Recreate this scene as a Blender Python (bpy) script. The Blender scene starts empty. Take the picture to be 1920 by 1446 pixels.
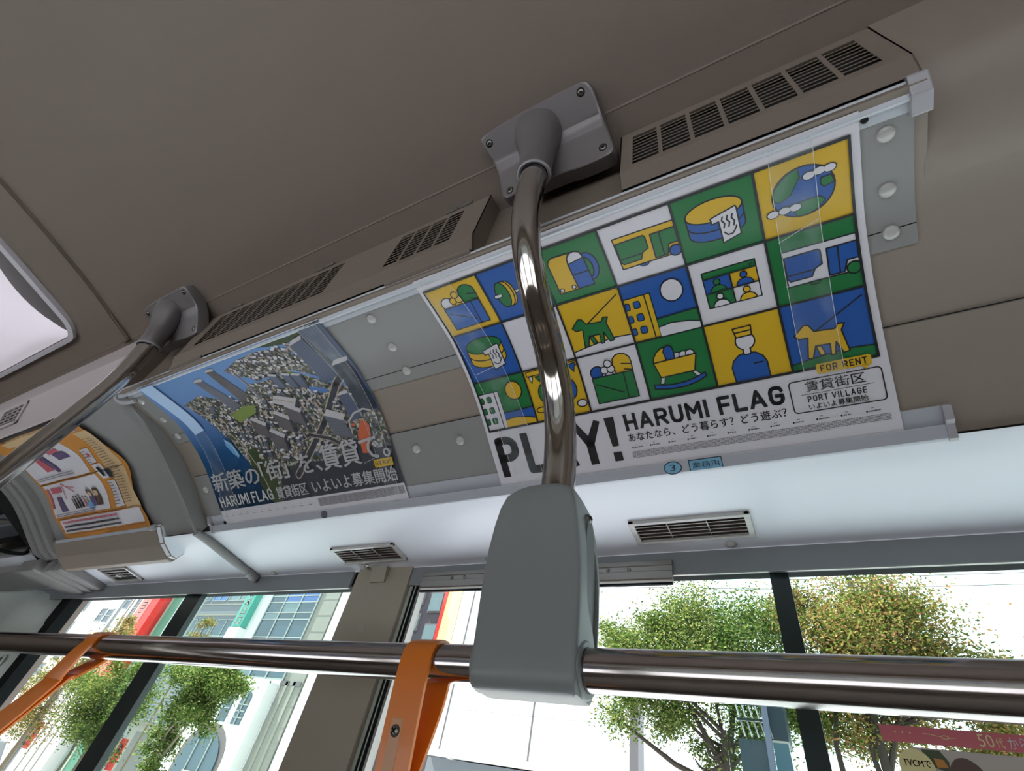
import bpy, bmesh, math, random
from mathutils import Vector, Matrix
from mathutils.geometry import tessellate_polygon
random.seed(7)
S = bpy.context.scene
COL = S.collection
H0 = 1.6                       # eye height above the bus floor; all (x, y, z) below are measured from the eye

# ------------------------------------------------------------------ camera
cam = bpy.data.objects.new('camera', bpy.data.cameras.new('camera'))
COL.objects.link(cam)
R = ((0.87504756, -0.20943761, -0.43638017), (0.45082124, 0.68085229, 0.5772351), (0.1762157, -0.70183762, 0.69019706))
M = Matrix(((R[0][0], -R[0][1], -R[0][2]), (R[1][0], -R[1][1], -R[1][2]), (R[2][0], -R[2][1], -R[2][2]))).to_4x4()
M.translation = (0, 0, H0)
cam.matrix_world = M
cam.data.sensor_width = 36.0
cam.data.lens = 36.0 * 912.6 / 1920.0
cam.data.clip_start = 0.01
cam.data.clip_end = 300
S.camera = cam

# ------------------------------------------------------------------ sky, sun, exposure
w = bpy.data.worlds.new('world'); S.world = w; w.use_nodes = True
bg = w.node_tree.nodes['Background']
bg.inputs[0].default_value = (0.86, 0.93, 1.0, 1); bg.inputs[1].default_value = 2.7
sun = bpy.data.objects.new('sun', bpy.data.lights.new('sun', 'SUN')); COL.objects.link(sun)
sun.data.energy = 22.0; sun.data.color = (1.0, 0.95, 0.86); sun.data.angle = 0.01
sun.rotation_euler = Vector((0.58, 0.10, -0.80)).to_track_quat('-Z', 'Y').to_euler()     # sun from the front left, grazing the facades
S.view_settings.view_transform = 'Standard'; S.view_settings.look = 'None'
S.view_settings.gamma = 1.0; S.view_settings.use_curve_mapping = False
S.view_settings.exposure = 0.0
S.cycles.max_bounces = 10; S.cycles.diffuse_bounces = 6; S.cycles.transparent_max_bounces = 16
S.cycles.sample_clamp_indirect = 6.0
S.cycles.caustics_reflective = False; S.cycles.caustics_refractive = False

# ------------------------------------------------------------------ materials
def lin(c):
    return tuple(((v / 255) / 12.92 if v <= 10 else (((v / 255) + 0.055) / 1.055) ** 2.4) for v in c) + (1,)
def mat(name, rgb, rough=0.5, metal=0.0, noise=0.0, scale=20.0, bump=0.0, bscale=200.0, spec=0.5, emit=0.0, alpha=1.0, trans=0.0, coat=0.0):
    m = bpy.data.materials.new(name); m.use_nodes = True
    nt = m.node_tree; b = nt.nodes['Principled BSDF']
    c = lin(rgb)
    b.inputs['Base Color'].default_value = c
    b.inputs['Roughness'].default_value = rough; b.inputs['Metallic'].default_value = metal
    b.inputs['Specular IOR Level'].default_value = spec
    b.inputs['Coat Weight'].default_value = coat
    b.inputs['Transmission Weight'].default_value = trans
    if emit:
        b.inputs['Emission Color'].default_value = c; b.inputs['Emission Strength'].default_value = emit
    tc = nt.nodes.new('ShaderNodeTexCoord')
    if noise > 0:
        n = nt.nodes.new('ShaderNodeTexNoise'); n.inputs['Scale'].default_value = scale; n.inputs['Detail'].default_value = 5
        nt.links.new(tc.outputs['Object'], n.inputs['Vector'])
        mx = nt.nodes.new('ShaderNodeMix'); mx.data_type = 'RGBA'
        mx.inputs[6].default_value = tuple(v * (1 - noise) for v in c[:3]) + (1,)
        mx.inputs[7].default_value = tuple(min(1, v * (1 + noise)) for v in c[:3]) + (1,)
        nt.links.new(n.outputs['Fac'], mx.inputs[0]); nt.links.new(mx.outputs[2], b.inputs['Base Color'])
    if bump > 0:
        n2 = nt.nodes.new('ShaderNodeTexNoise'); n2.inputs['Scale'].default_value = bscale
        nt.links.new(tc.outputs['Object'], n2.inputs['Vector'])
        bp = nt.nodes.new('ShaderNodeBump'); bp.inputs['Strength'].default_value = bump; bp.inputs['Distance'].default_value = 0.001
        nt.links.new(n2.outputs['Fac'], bp.inputs['Height']); nt.links.new(bp.outputs[0], b.inputs['Normal'])
    return m

MT = {}
def setup_materials():
    a = MT
    a['ceiling'] = mat('ceiling_laminate', (120, 108, 99), 0.42, noise=0.03, scale=6, bump=0.12, bscale=700)
    a['duct'] = mat('duct_plastic', (120, 108, 98), 0.45, noise=0.03, scale=9, bump=0.1, bscale=600)
    a['duct_pale'] = mat('duct_plastic_pale', (178, 168, 168), 0.38, noise=0.03)
    a['wall'] = mat('cove_panel', (131, 119, 109), 0.5, noise=0.03, scale=8, bump=0.15, bscale=500)
    a['plate'] = mat('cover_plate', (129, 127, 126), 0.42, noise=0.02)
    a['cove'] = mat('cove_underside', (224, 228, 236), 0.36, noise=0.015, scale=5)
    a['header'] = mat('window_header', (118, 122, 125), 0.4, noise=0.03)
    a['capm'] = mat('cap_plastic', (170, 168, 164), 0.22, coat=0.3)
    a['rail'] = mat('anodised_rail', (172, 175, 182), 0.38, metal=0.15, noise=0.02, scale=40)
    a['cap'] = mat('plastic_cap', (158, 155, 160), 0.35)
    a['dark'] = mat('cavity_shade', (9, 9, 9), 0.9)  # near-black colour standing in for shade inside vents, recesses and gaps
    a['black'] = mat('rubber', (20, 24, 25), 0.75, spec=0.12)
    a['tint'] = mat('mullion', (26, 40, 40), 0.3)
    a['alu'] = mat('brushed_aluminium', (150, 148, 144), 0.35, metal=0.8, noise=0.05, scale=60)
    a['pillar'] = mat('pillar_cover', (150, 142, 127), 0.45, noise=0.04, scale=7)
    a['seal'] = mat('seal_strip', (170, 176, 162), 0.5)
    a['chrome'] = mat('polished_steel', (186, 180, 176), 0.09, metal=1.0, noise=0.03, scale=30)
    a['steel'] = mat('worn_steel', (176, 168, 166), 0.13, metal=1.0, noise=0.06, scale=50)
    a['bracket'] = mat('cast_bracket', (118, 113, 114), 0.42, metal=0.35, noise=0.03, scale=30)
    a['housing'] = mat('housing_plastic', (128, 132, 132), 0.42, noise=0.02)
    a['recess'] = mat('recess_shade_grey', (96, 98, 97), 0.5)  # housing grey darkened, the recess's shade put into the colour
    a['orange'] = mat('strap_vinyl', (222, 122, 30), 0.35, noise=0.05, scale=60, coat=0.2)
    sb = a['orange'].node_tree.nodes['Principled BSDF']
    sb.inputs['Subsurface Weight'].default_value = 0.15; sb.inputs['Subsurface Radius'].default_value = (0.004, 0.002, 0.0006); sb.inputs['Subsurface Scale'].default_value = 1.0
    a['paper'] = mat('paper', (198, 194, 200), 0.28, noise=0.01, spec=0.5)
    a['yellow'] = mat('ink_yellow', (196, 158, 34), 0.28)
    a['green'] = mat('ink_green', (30, 104, 56), 0.28)
    a['blue'] = mat('ink_blue', (34, 80, 150), 0.28)
    a['ink'] = mat('ink_black', (34, 34, 38), 0.3)
    a['greyink'] = mat('ink_grey', (96, 94, 98), 0.4)
    a['whiteink'] = mat('ink_white', (200, 198, 200), 0.3)
    a['lightblue'] = mat('label_blue', (112, 164, 192), 0.4)
    a['screw'] = mat('screw_steel', (120, 118, 114), 0.3, metal=0.9)
    a['darkscrew'] = mat('dark_screw', (50, 50, 52), 0.35, metal=0.7)
    a['floor'] = mat('floor_vinyl', (140, 128, 120), 0.5, noise=0.08, scale=4)
    a['seat'] = mat('seat_fabric', (52, 78, 120), 0.9)
    # clear sticky tape
    m = bpy.data.materials.new('clear_tape'); m.use_nodes = True; nt = m.node_tree; nt.nodes.clear()
    o = nt.nodes.new('ShaderNodeOutputMaterial'); mx = nt.nodes.new('ShaderNodeMixShader'); t = nt.nodes.new('ShaderNodeBsdfTransparent')
    p = nt.nodes.new('ShaderNodeBsdfPrincipled'); p.inputs['Base Color'].default_value = lin((215, 222, 225)); p.inputs['Roughness'].default_value = 0.12
    n = nt.nodes.new('ShaderNodeTexNoise'); n.inputs['Scale'].default_value = 45; n.inputs['Detail'].default_value = 2
    tc = nt.nodes.new('ShaderNodeTexCoord'); nt.links.new(tc.outputs['Object'], n.inputs['Vector'])
    rp = nt.nodes.new('ShaderNodeMapRange'); rp.inputs[1].default_value = 0.45; rp.inputs[2].default_value = 0.72; rp.inputs[3].default_value = 0.04; rp.inputs[4].default_value = 0.15
    nt.links.new(n.outputs['Fac'], rp.inputs[0]); nt.links.new(rp.outputs[0], mx.inputs[0])
    nt.links.new(t.outputs[0], mx.inputs[1]); nt.links.new(p.outputs[0], mx.inputs[2]); nt.links.new(mx.outputs[0], o.inputs[0])
    a['tape'] = m
    # glass pane: tinted, thin
    def pane(name, tint):
        m = bpy.data.materials.new(name); m.use_nodes = True; nt = m.node_tree; nt.nodes.clear()
        o = nt.nodes.new('ShaderNodeOutputMaterial'); mx = nt.nodes.new('ShaderNodeMixShader'); t = nt.nodes.new('ShaderNodeBsdfTransparent')
        t.inputs[0].default_value = tint; g = nt.nodes.new('ShaderNodeBsdfGlossy'); g.inputs['Roughness'].default_value = 0.01
        lw = nt.nodes.new('ShaderNodeLayerWeight'); pw = nt.nodes.new('ShaderNodeMath'); pw.operation = 'POWER'; pw.inputs[1].default_value = 5.0; lw.inputs[0].default_value = 0.5
        sc = nt.nodes.new('ShaderNodeMath'); sc.operation = 'MULTIPLY_ADD'; sc.inputs[1].default_value = 0.9; sc.inputs[2].default_value = 0.02
        nt.links.new(lw.outputs['Facing'], pw.inputs[0]); nt.links.new(pw.outputs[0], sc.inputs[0]); nt.links.new(sc.outputs[0], mx.inputs[0]); nt.links.new(t.outputs[0], mx.inputs[1]); nt.links.new(g.outputs[0], mx.inputs[2]); nt.links.new(mx.outputs[0], o.inputs[0])
        return m
    a['glass'] = pane('window_glass', (0.965, 0.985, 0.975, 1))
    a['glass2'] = pane('sliding_glass', (0.87, 0.94, 0.91, 1))
    # aerial city print: small blocks of roofs and trees
    m = bpy.data.materials.new('city_print'); m.use_nodes = True; nt = m.node_tree; b = nt.nodes['Principled BSDF']; b.inputs['Roughness'].default_value = 0.28
    uvn = nt.nodes.new('ShaderNodeUVMap'); uvn.uv_map = 'UV'
    mp = nt.nodes.new('ShaderNodeMapping'); mp.inputs['Rotation'].default_value = (0, 0, 0.62); nt.links.new(uvn.outputs[0], mp.inputs[0])
    v = nt.nodes.new('ShaderNodeTexVoronoi'); v.distance = 'CHEBYCHEV'; v.inputs['Scale'].default_value = 240; nt.links.new(mp.outputs[0], v.inputs['Vector'])
    sx = nt.nodes.new('ShaderNodeSeparateColor'); nt.links.new(v.outputs['Color'], sx.inputs[0])
    rmp = nt.nodes.new('ShaderNodeValToRGB'); rmp.color_ramp.interpolation = 'CONSTANT'
    els = rmp.color_ramp.elements; els[0].position = 0; els[0].color = lin((78, 88, 66)); els[1].position = 0.22; els[1].color = lin((196, 190, 186))
    for pos, c in ((0.36, (112, 110, 116)), (0.5, (158, 148, 138)), (0.62, (92, 100, 84)), (0.74, (214, 210, 208)), (0.82, (84, 86, 98)), (0.92, (150, 128, 108))):
        e = els.new(pos); e.color = lin(c)
    nt.links.new(sx.outputs[0], rmp.inputs[0])
    n = nt.nodes.new('ShaderNodeTexNoise'); n.inputs['Scale'].default_value = 18; nt.links.new(uvn.outputs[0], n.inputs['Vector'])
    mm = nt.nodes.new('ShaderNodeMix'); mm.data_type = 'RGBA'; mm.blend_type = 'MULTIPLY'; mm.inputs[0].default_value = 0.9
    nt.links.new(rmp.outputs[0], mm.inputs[6])
    r2 = nt.nodes.new('ShaderNodeValToRGB'); r2.color_ramp.elements[0].position = 0.38; r2.color_ramp.elements[0].color = (0.42, 0.44, 0.40, 1); r2.color_ramp.elements[1].position = 0.6; r2.color_ramp.elements[1].color = (0.85, 0.85, 0.87, 1)
    nt.links.new(n.outputs['Fac'], r2.inputs[0]); nt.links.new(r2.outputs[0], mm.inputs[7]); nt.links.new(mm.outputs[2], b.inputs['Base Color'])
    a['city'] = m
    # water of the aerial print: light blue at the top, navy at the bottom (printed colour)
    m = bpy.data.materials.new('water_print'); m.use_nodes = True; nt = m.node_tree; b = nt.nodes['Principled BSDF']; b.inputs['Roughness'].default_value = 0.25
    uvn = nt.nodes.new('ShaderNodeUVMap'); uvn.uv_map = 'UV'; sp = nt.nodes.new('ShaderNodeSeparateXYZ'); nt.links.new(uvn.outputs[0], sp.inputs[0])
    r = nt.nodes.new('ShaderNodeValToRGB'); e = r.color_ramp.elements; e[0].position = 0.0; e[0].color = lin((112, 146, 192)); e[1].position = 0.3; e[1].color = lin((22, 44, 66))
    x = e.new(0.08); x.color = lin((104, 134, 184)); x = e.new(0.18); x.color = lin((34, 78, 122))
    nt.links.new(sp.outputs[1], r.inputs[0]); nt.links.new(r.outputs[0], b.inputs['Base Color']); a['water'] = m
    for k, c in dict(c_navy=(34, 42, 56), c_grey=(104, 106, 116), c_dk=(58, 60, 68), c_lt=(176, 172, 174), c_white=(196, 194, 196), c_park=(122, 138, 74), c_red=(186, 96, 66), c_tan=(160, 146, 130), c_road=(62, 64, 72), c_tower=(84, 92, 112), c_brown=(96, 90, 92), c_tree=(62, 74, 48),
                    o_org=(180, 122, 58), o_crm=(190, 162, 124), o_pink=(170, 88, 100), o_vio=(90, 76, 108), o_blu=(96, 148, 190), o_brn=(86, 66, 60), o_red=(176, 44, 54), o_mark=(84, 104, 160)).items():
        a[k] = mat('ink_' + k[2:], c, 0.4)
    # outside
    a['white_wall'] = mat('white_render', (206, 208, 208), 0.7, noise=0.02, scale=1)
    a['panel_wall'] = mat('white_panel', (214, 217, 220), 0.6)
    a['stone'] = mat('stone_cladding', (128, 130, 124), 0.7, noise=0.08, scale=1.5)
    a['greybld'] = mat('grey_render', (108, 116, 124), 0.7, noise=0.05, scale=1)
    a['tanwall'] = mat('pale_tile', (136, 138, 130), 0.7, noise=0.04, scale=2)
    a['winglass'] = mat('facade_glass', (52, 78, 92), 0.08, spec=0.9)
    a['winglass_b'] = mat('facade_glass_pale', (92, 118, 124), 0.12, spec=0.9)
    a['winglass_c'] = mat('facade_glass_blue', (52, 96, 160), 0.08, spec=0.9)
    a['mullion_w'] = mat('pale_mullion', (140, 150, 150), 0.5)
    a['redsign'] = mat('red_sign', (208, 46, 40), 0.5); a['redsign_p'] = mat('pale_red_sign', (232, 120, 112), 0.5)
    a['teal'] = mat('teal_sign', (70, 150, 136), 0.5)
    a['mint'] = mat('mint_panel', (96, 146, 126), 0.5)
    a['asphalt'] = mat('asphalt', (166, 168, 178), 0.9, noise=0.1, scale=2)
    a['paving'] = mat('paving', (190, 190, 190), 0.9, noise=0.08, scale=3)
    a['brick'] = mat('dark_brick', (70, 70, 78), 0.8, noise=0.3, scale=9)
    a['orangestrip'] = mat('cream_strip', (238, 196, 150), 0.6)
    a['bark'] = mat('bark', (52, 44, 38), 0.9, noise=0.3, scale=12)
    a['palebark'] = mat('pale_bark', (112, 102, 86), 0.9, noise=0.2, scale=12)
    a['ped_mat'] = mat('teal_metal', (36, 52, 62), 0.4)
    def leaf(name, cols):
        m = bpy.data.materials.new(name); m.use_nodes = True; nt = m.node_tree; nt.nodes.clear()
        o = nt.nodes.new('ShaderNodeOutputMaterial'); mx = nt.nodes.new('ShaderNodeMixShader'); mx.inputs[0].default_value = 0.45
        d = nt.nodes.new('ShaderNodeBsdfDiffuse'); t = nt.nodes.new('ShaderNodeBsdfTranslucent')
        g = nt.nodes.new('ShaderNodeNewGeometry'); r = nt.nodes.new('ShaderNodeValToRGB')
        e = r.color_ramp.elements; e[0].position = 0; e[0].color = lin(cols[0]); e[1].position = 1; e[1].color = lin(cols[-1])
        for i, c in enumerate(cols[1:-1]):
            q = e.new((i + 1) / (len(cols) - 1)); q.color = lin(c)
        nt.links.new(g.outputs['Random Per Island'], r.inputs[0])
        nt.links.new(r.outputs[0], d.inputs[0]); nt.links.new(r.outputs[0], t.inputs[0])
        nt.links.new(d.outputs[0], mx.inputs[1]); nt.links.new(t.outputs[0], mx.inputs[2]); nt.links.new(mx.outputs[0], o.inputs[0])
        return m
    a['leaf_g'] = leaf('leaves_green', [(46, 68, 32), (74, 100, 46), (104, 122, 62), (146, 148, 92)])
    a['leaf_o'] = leaf('leaves_turning', [(56, 78, 36), (96, 112, 54), (134, 132, 72), (160, 116, 82), (122, 126, 66)])
setup_materials()

# ------------------------------------------------------------------ object helpers
def V(x, y, z): return Vector((x, y, z + H0))
def thing(name, label, cat, loc=(0, 0, 0), group=None):
    o = bpy.data.objects.new(name, None); COL.objects.link(o)
    o.empty_display_size = 0.05; o.location = V(*loc); o['label'] = label; o['category'] = cat
    if group: o['group'] = group
    return o
def wloc(o):
    v = Vector((0, 0, 0))
    while o: v = v + o.location; o = o.parent
    return v
def tag(o, label=None, cat=None, group=None, kind=None):
    for k, v in (('label', label), ('category', cat), ('group', group), ('kind', kind)):
        if v: o[k] = v
    return o
class MB:
    def __init__(s): s.v = []; s.f = []; s.m = []; s.mats = []
    def mi(s, m):
        if m not in s.mats: s.mats.append(m)
        return s.mats.index(m)
    def add(s, vs, fs, m):
        k = len(s.v); s.v += [tuple(v) for v in vs]; s.f += [tuple(i + k for i in f) for f in fs]; s.m += [s.mi(m)] * len(fs)
    def box(s, x0, x1, y0, y1, z0, z1, m):
        vs = [V(x, y, z) for x in (x0, x1) for y in (y0, y1) for z in (z0, z1)]
        s.add(vs, [(0, 1, 3, 2), (4, 6, 7, 5), (0, 4, 5, 1), (2, 3, 7, 6), (0, 2, 6, 4), (1, 5, 7, 3)], m)
    def quad(s, a, b, c, d, m): s.add([V(*a), V(*b), V(*c), V(*d)], [(0, 1, 2, 3)], m)
    def sec(s, yz, x0, x1, m, caps=True):          # closed (y, z) section extruded along x
        n = len(yz); vs = [V(x0, y, z) for y, z in yz] + [V(x1, y, z) for y, z in yz]
        fs = [(i, (i + 1) % n, n + (i + 1) % n, n + i) for i in range(n)]
        if caps: fs += [tuple(range(n))[::-1], tuple(range(n, 2 * n))]
        s.add(vs, fs, m)
    def strip(s, yz, x0, x1, m):                   # open profile extruded along x
        n = len(yz); vs = [V(x0, y, z) for y, z in yz] + [V(x1, y, z) for y, z in yz]
        s.add(vs, [(i, i + 1, n + i + 1, n + i) for i in range(n - 1)], m)
    def tube(s, pts, r, m, seg=20, caps=True, flat=1.0):
        P = [Vector(V(*p)) for p in pts]; rings = []; up = None
        for i, p in enumerate(P):
            t = (P[min(i + 1, len(P) - 1)] - P[max(i - 1, 0)]).normalized()
            if up is None: up = t.orthogonal().normalized()
            up = (up - t * up.dot(t)).normalized(); b = t.cross(up)
            rr = r[i] if isinstance(r, (list, tuple)) else r
            rings.append([p + (up * math.cos(a) + b * math.sin(a) * flat) * rr for a in (2 * math.pi * k / seg for k in range(seg))])
        vs = [q for g in rings for q in g]; n = len(rings)
        fs = [(i * seg + k, i * seg + (k + 1) % seg, (i + 1) * seg + (k + 1) % seg, (i + 1) * seg + k) for i in range(n - 1) for k in range(seg)]
        if caps: fs += [tuple(range(seg))[::-1], tuple(range((n - 1) * seg, n * seg))]
        s.add(vs, fs, m)
    def loft(s, rings, m, caps=True):
        seg = len(rings[0]); n = len(rings); vs = [V(*q) for g in rings for q in g]
        fs = [(i * seg + k, i * seg + (k + 1) % seg, (i + 1) * seg + (k + 1) % seg, (i + 1) * seg + k) for i in range(n - 1) for k in range(seg)]
        if caps: fs += [tuple(range(seg))[::-1], tuple(range((n - 1) * seg, n * seg))]
        s.add(vs, fs, m)
    def build(s, name, parent=None, smooth=False, bevel=0.0, kind=None, label=None):
        me = bpy.data.meshes.new(name); off = wloc(parent)
        me.from_pydata([tuple(Vector(v) - off) for v in s.v], [], s.f)
        for m in s.mats: me.materials.append(MT[m])
        me.polygons.foreach_set('material_index', s.m)
        bm = bmesh.new(); bm.from_mesh(me)
        bmesh.ops.recalc_face_normals(bm, faces=bm.faces)
        if bevel: bmesh.ops.bevel(bm, geom=bm.edges[:], offset=bevel, segments=2, affect='EDGES', profile=0.6)
        bm.to_mesh(me); bm.free()
        o = bpy.data.objects.new(name, me); COL.objects.link(o); o.parent = parent
        if smooth:
            me.polygons.foreach_set('use_smooth', [True] * len(me.polygons)); me.set_sharp_from_angle(angle=math.radians(38))
        if kind: o['kind'] = kind
        if label: o['label'] = label
        return o
def struct(mb, name, **k): return mb.build(name, kind='structure', **k)
def catmull(pts, n=8):
    out = []
    for i in range(len(pts) - 1):
        p = [Vector(pts[max(i - 1, 0)]), Vector(pts[i]), Vector(pts[i + 1]), Vector(pts[min(i + 2, len(pts) - 1)])]
        for k in range(n):
            t = k / n
            out.append(tuple(0.5 * ((2 * p[1]) + (-p[0] + p[2]) * t + (2 * p[0] - 5 * p[1] + 4 * p[2] - p[3]) * t * t + (-p[0] + 3 * p[1] - 3 * p[2] + p[3]) * t ** 3)))
    out.append(tuple(pts[-1])); return out

# ------------------------------------------------------------------ coved surface that carries the posters
PCTRL = [(.222, .5362), (.233, .535), (.285, .532), (.32, .5292), (.345, .524), (.38, .512), (.41, .499), (.45, .476), (.4935, .4465), (.542, .414), (.551, .408)]
_pr = catmull(PCTRL, 6)
_k0 = 6
_len = [0.0]
for a_, b_ in zip(_pr, _pr[1:]): _len.append(_len[-1] + math.dist(a_, b_))
_s0 = _len[_k0]
def pyz(s, h=0.0):              # s in mm down the poster, h in m towards the aisle
    t = s / 1000 + _s0
    t = max(0, min(_len[-1] - 1e-6, t)); i = 0
    while _len[i + 1] < t: i += 1
    f = (t - _len[i]) / (_len[i + 1] - _len[i]); a, b = _pr[i], _pr[i + 1]
    y = a[0] + (b[0] - a[0]) * f; z = a[1] + (b[1] - a[1]) * f
    j0, j1 = max(i - 1, 0), min(i + 2, len(_pr) - 1)
    ty, tz = _pr[j1][0] - _pr[j0][0], _pr[j1][1] - _pr[j0][1]; L = math.hypot(ty, tz)
    return y + tz / L * h, z - ty / L * h
STEP = 6.0
_tab = {}
def pmap(u, s, h):              # u, s in mm; facets are shared between layers because every sheet is cut at the same s
    k = math.floor(s / STEP + 1e-6); f = s / STEP - k
    key = (k, round(h, 6))
    if key not in _tab: _tab[key] = (pyz(k * STEP, h), pyz((k + 1) * STEP, h))
    (y0, z0), (y1, z1) = _tab[key]
    return V(u / 1000, y0 + (y1 - y0) * f, z0 + (z1 - z0) * f)
WOFF = -0.0045
def wyz(s): return pyz(s, WOFF)
def wprof(s0, s1, h=WOFF, step=6):
    n = max(1, int((s1 - s0) / step)); return [pyz(s0 + (s1 - s0) * i / n, h) for i in range(n + 1)]

class Print:                    # flat print on the curved paper: 2-D pieces cut at the paper's facets and laid on it
    def __init__(s, h0=0.00025, warp=None): s.items = []; s.h = h0; s.warp = warp; s.step = 5e-5
    def poly(s, pts, m, lift=None): s.items.append((pts, None, m, s.h)); s.h += s.step if lift is None else lift
    def mesh(s, verts, faces, m, lift=None): s.items.append((verts, faces, m, s.h)); s.h += s.step if lift is None else lift
    def line(s, pts, w, m, closed=False, lift=None):
        vs, fs = [], []; n = len(pts); segs = [(pts[i], pts[(i + 1) % n]) for i in range(n if closed else n - 1)]
        for (ax, ay), (bx, by) in segs:
            d = math.hypot(bx - ax, by - ay) or 1; nx, ny = -(by - ay) / d * w / 2, (bx - ax) / d * w / 2; k = len(vs)
            vs += [(ax + nx, ay + ny), (ax - nx, ay - ny), (bx - nx, by - ny), (bx + nx, by + ny)]; fs.append((k, k + 1, k + 2, k + 3))
        if w > 0.6:
            for (x, y) in pts:
                k = len(vs); vs += [(x + w / 2 * math.cos(a * math.pi / 4), y + w / 2 * math.sin(a * math.pi / 4)) for a in range(8)]; fs.append(tuple(range(k, k + 8)))
        s.mesh(vs, fs, m, lift)
    def shape(s, pts, m, stroke=1.1, ink='ink'):
        s.poly(pts, m)
        if stroke: s.line(pts, stroke, ink, closed=True)
    def build(s, name, parent, label=None, kind=None):
        off = wloc(parent); V_, F_, MI, UVs = [], [], [], []; mats = []
        for pts, faces, m, h in s.items:
            if m not in mats: mats.append(m)
            bm = bmesh.new()
            if faces is None:
                vv = [bm.verts.new((p[0], p[1], 0)) for p in pts]
                for t in tessellate_polygon([[Vector((p[0], p[1], 0)) for p in pts]]):
                    try: bm.faces.new([vv[i] for i in t])
                    except ValueError: pass
            else:
                vv = [bm.verts.new((p[0], p[1], 0)) for p in pts]
                for f in faces:
                    try: bm.faces.new([vv[i] for i in f])
                    except ValueError: pass
            if not bm.verts: bm.free(); continue
            y0 = min(v.co.y for v in bm.verts); y1 = max(v.co.y for v in bm.verts)
            k = math.floor(y0 / STEP) + 1
            while k * STEP < y1 - 1e-6:
                if k * STEP > y0 + 1e-6:
                    bmesh.ops.bisect_plane(bm, geom=bm.verts[:] + bm.edges[:] + bm.faces[:], plane_co=(0, k * STEP, 0), plane_no=(0, 1, 0), dist=1e-5)
                k += 1
            bm.verts.index_update(); base = len(V_)
            for v in bm.verts:
                u, q = v.co.x, v.co.y; hh = h + (s.warp(u, q) if s.warp else 0)
                if s.warp:
                    y, z = pyz(q, hh); P = V(u / 1000, y, z)
                else: P = pmap(u, q, h)
                V_.append(tuple(P - off)); UVs.append((u / 1000, q / 1000))
            for f in bm.faces: F_.append(tuple(base + v.index for v in f.verts)); MI.append(mats.index(m))
            bm.free()
        me = bpy.data.meshes.new(name); me.from_pydata(V_, [], F_)
        for m in mats: me.materials.append(MT[m])
        me.polygons.foreach_set('material_index', MI)
        uvl = me.uv_layers.new(name='UV'); li = [0] * len(me.loops); me.loops.foreach_get('vertex_index', li)
        uvl.data.foreach_set('uv', [c for i in li for c in UVs[i]])
        bm = bmesh.new(); bm.from_mesh(me); inward = Vector((0, -0.5, -0.85))
        for f in bm.faces:
            f.normal_update()
            if f.normal.dot(inward) < 0: f.normal_flip()
        bm.to_mesh(me); bm.free()
        me.polygons.foreach_set('use_smooth', [True] * len(me.polygons))
        o = bpy.data.objects.new(name, me); COL.objects.link(o); o.parent = parent
        if label: o['label'] = label
        if kind: o['kind'] = kind
        return o
def text2d(body, box, bold=0.0):
    """outline text as 2-D mesh fitted into box (x0, y0, x1, y1), y downwards; bold = copies shifted by that part of the letter height"""
    cu = bpy.data.curves.new('t', 'FONT'); cu.body = body; cu.resolution_u = 2
    o = bpy.data.objects.new('t', cu); COL.objects.link(o); dg = bpy.context.evaluated_depsgraph_get()
    me = bpy.data.meshes.new_from_object(o.evaluated_get(dg)); vs = [v.co.copy() for v in me.vertices]; fs = [tuple(p.vertices) for p in me.polygons]
    bpy.data.objects.remove(o); bpy.data.curves.remove(cu); bpy.data.meshes.remove(me)
    x0, x1 = min(v.x for v in vs), max(v.x for v in vs); y0, y1 = min(v.y for v in vs), max(v.y for v in vs)
    H = box[3] - box[1]; d = bold * H; V2, F2 = [], []
    for dx, dy in ((0, 0), (d, 0), (-d, 0), (0, d * .6), (0, -d * .6)) if bold else ((0, 0),):
        k = len(V2); V2 += [(box[0] + d + (v.x - x0) / (x1 - x0) * (box[2] - box[0] - 2 * d) + dx, box[3] - (v.y - y0) / (y1 - y0) * H + dy) for v in vs]; F2 += [tuple(i + k for i in f) for f in fs]
    return V2, F2
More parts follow.
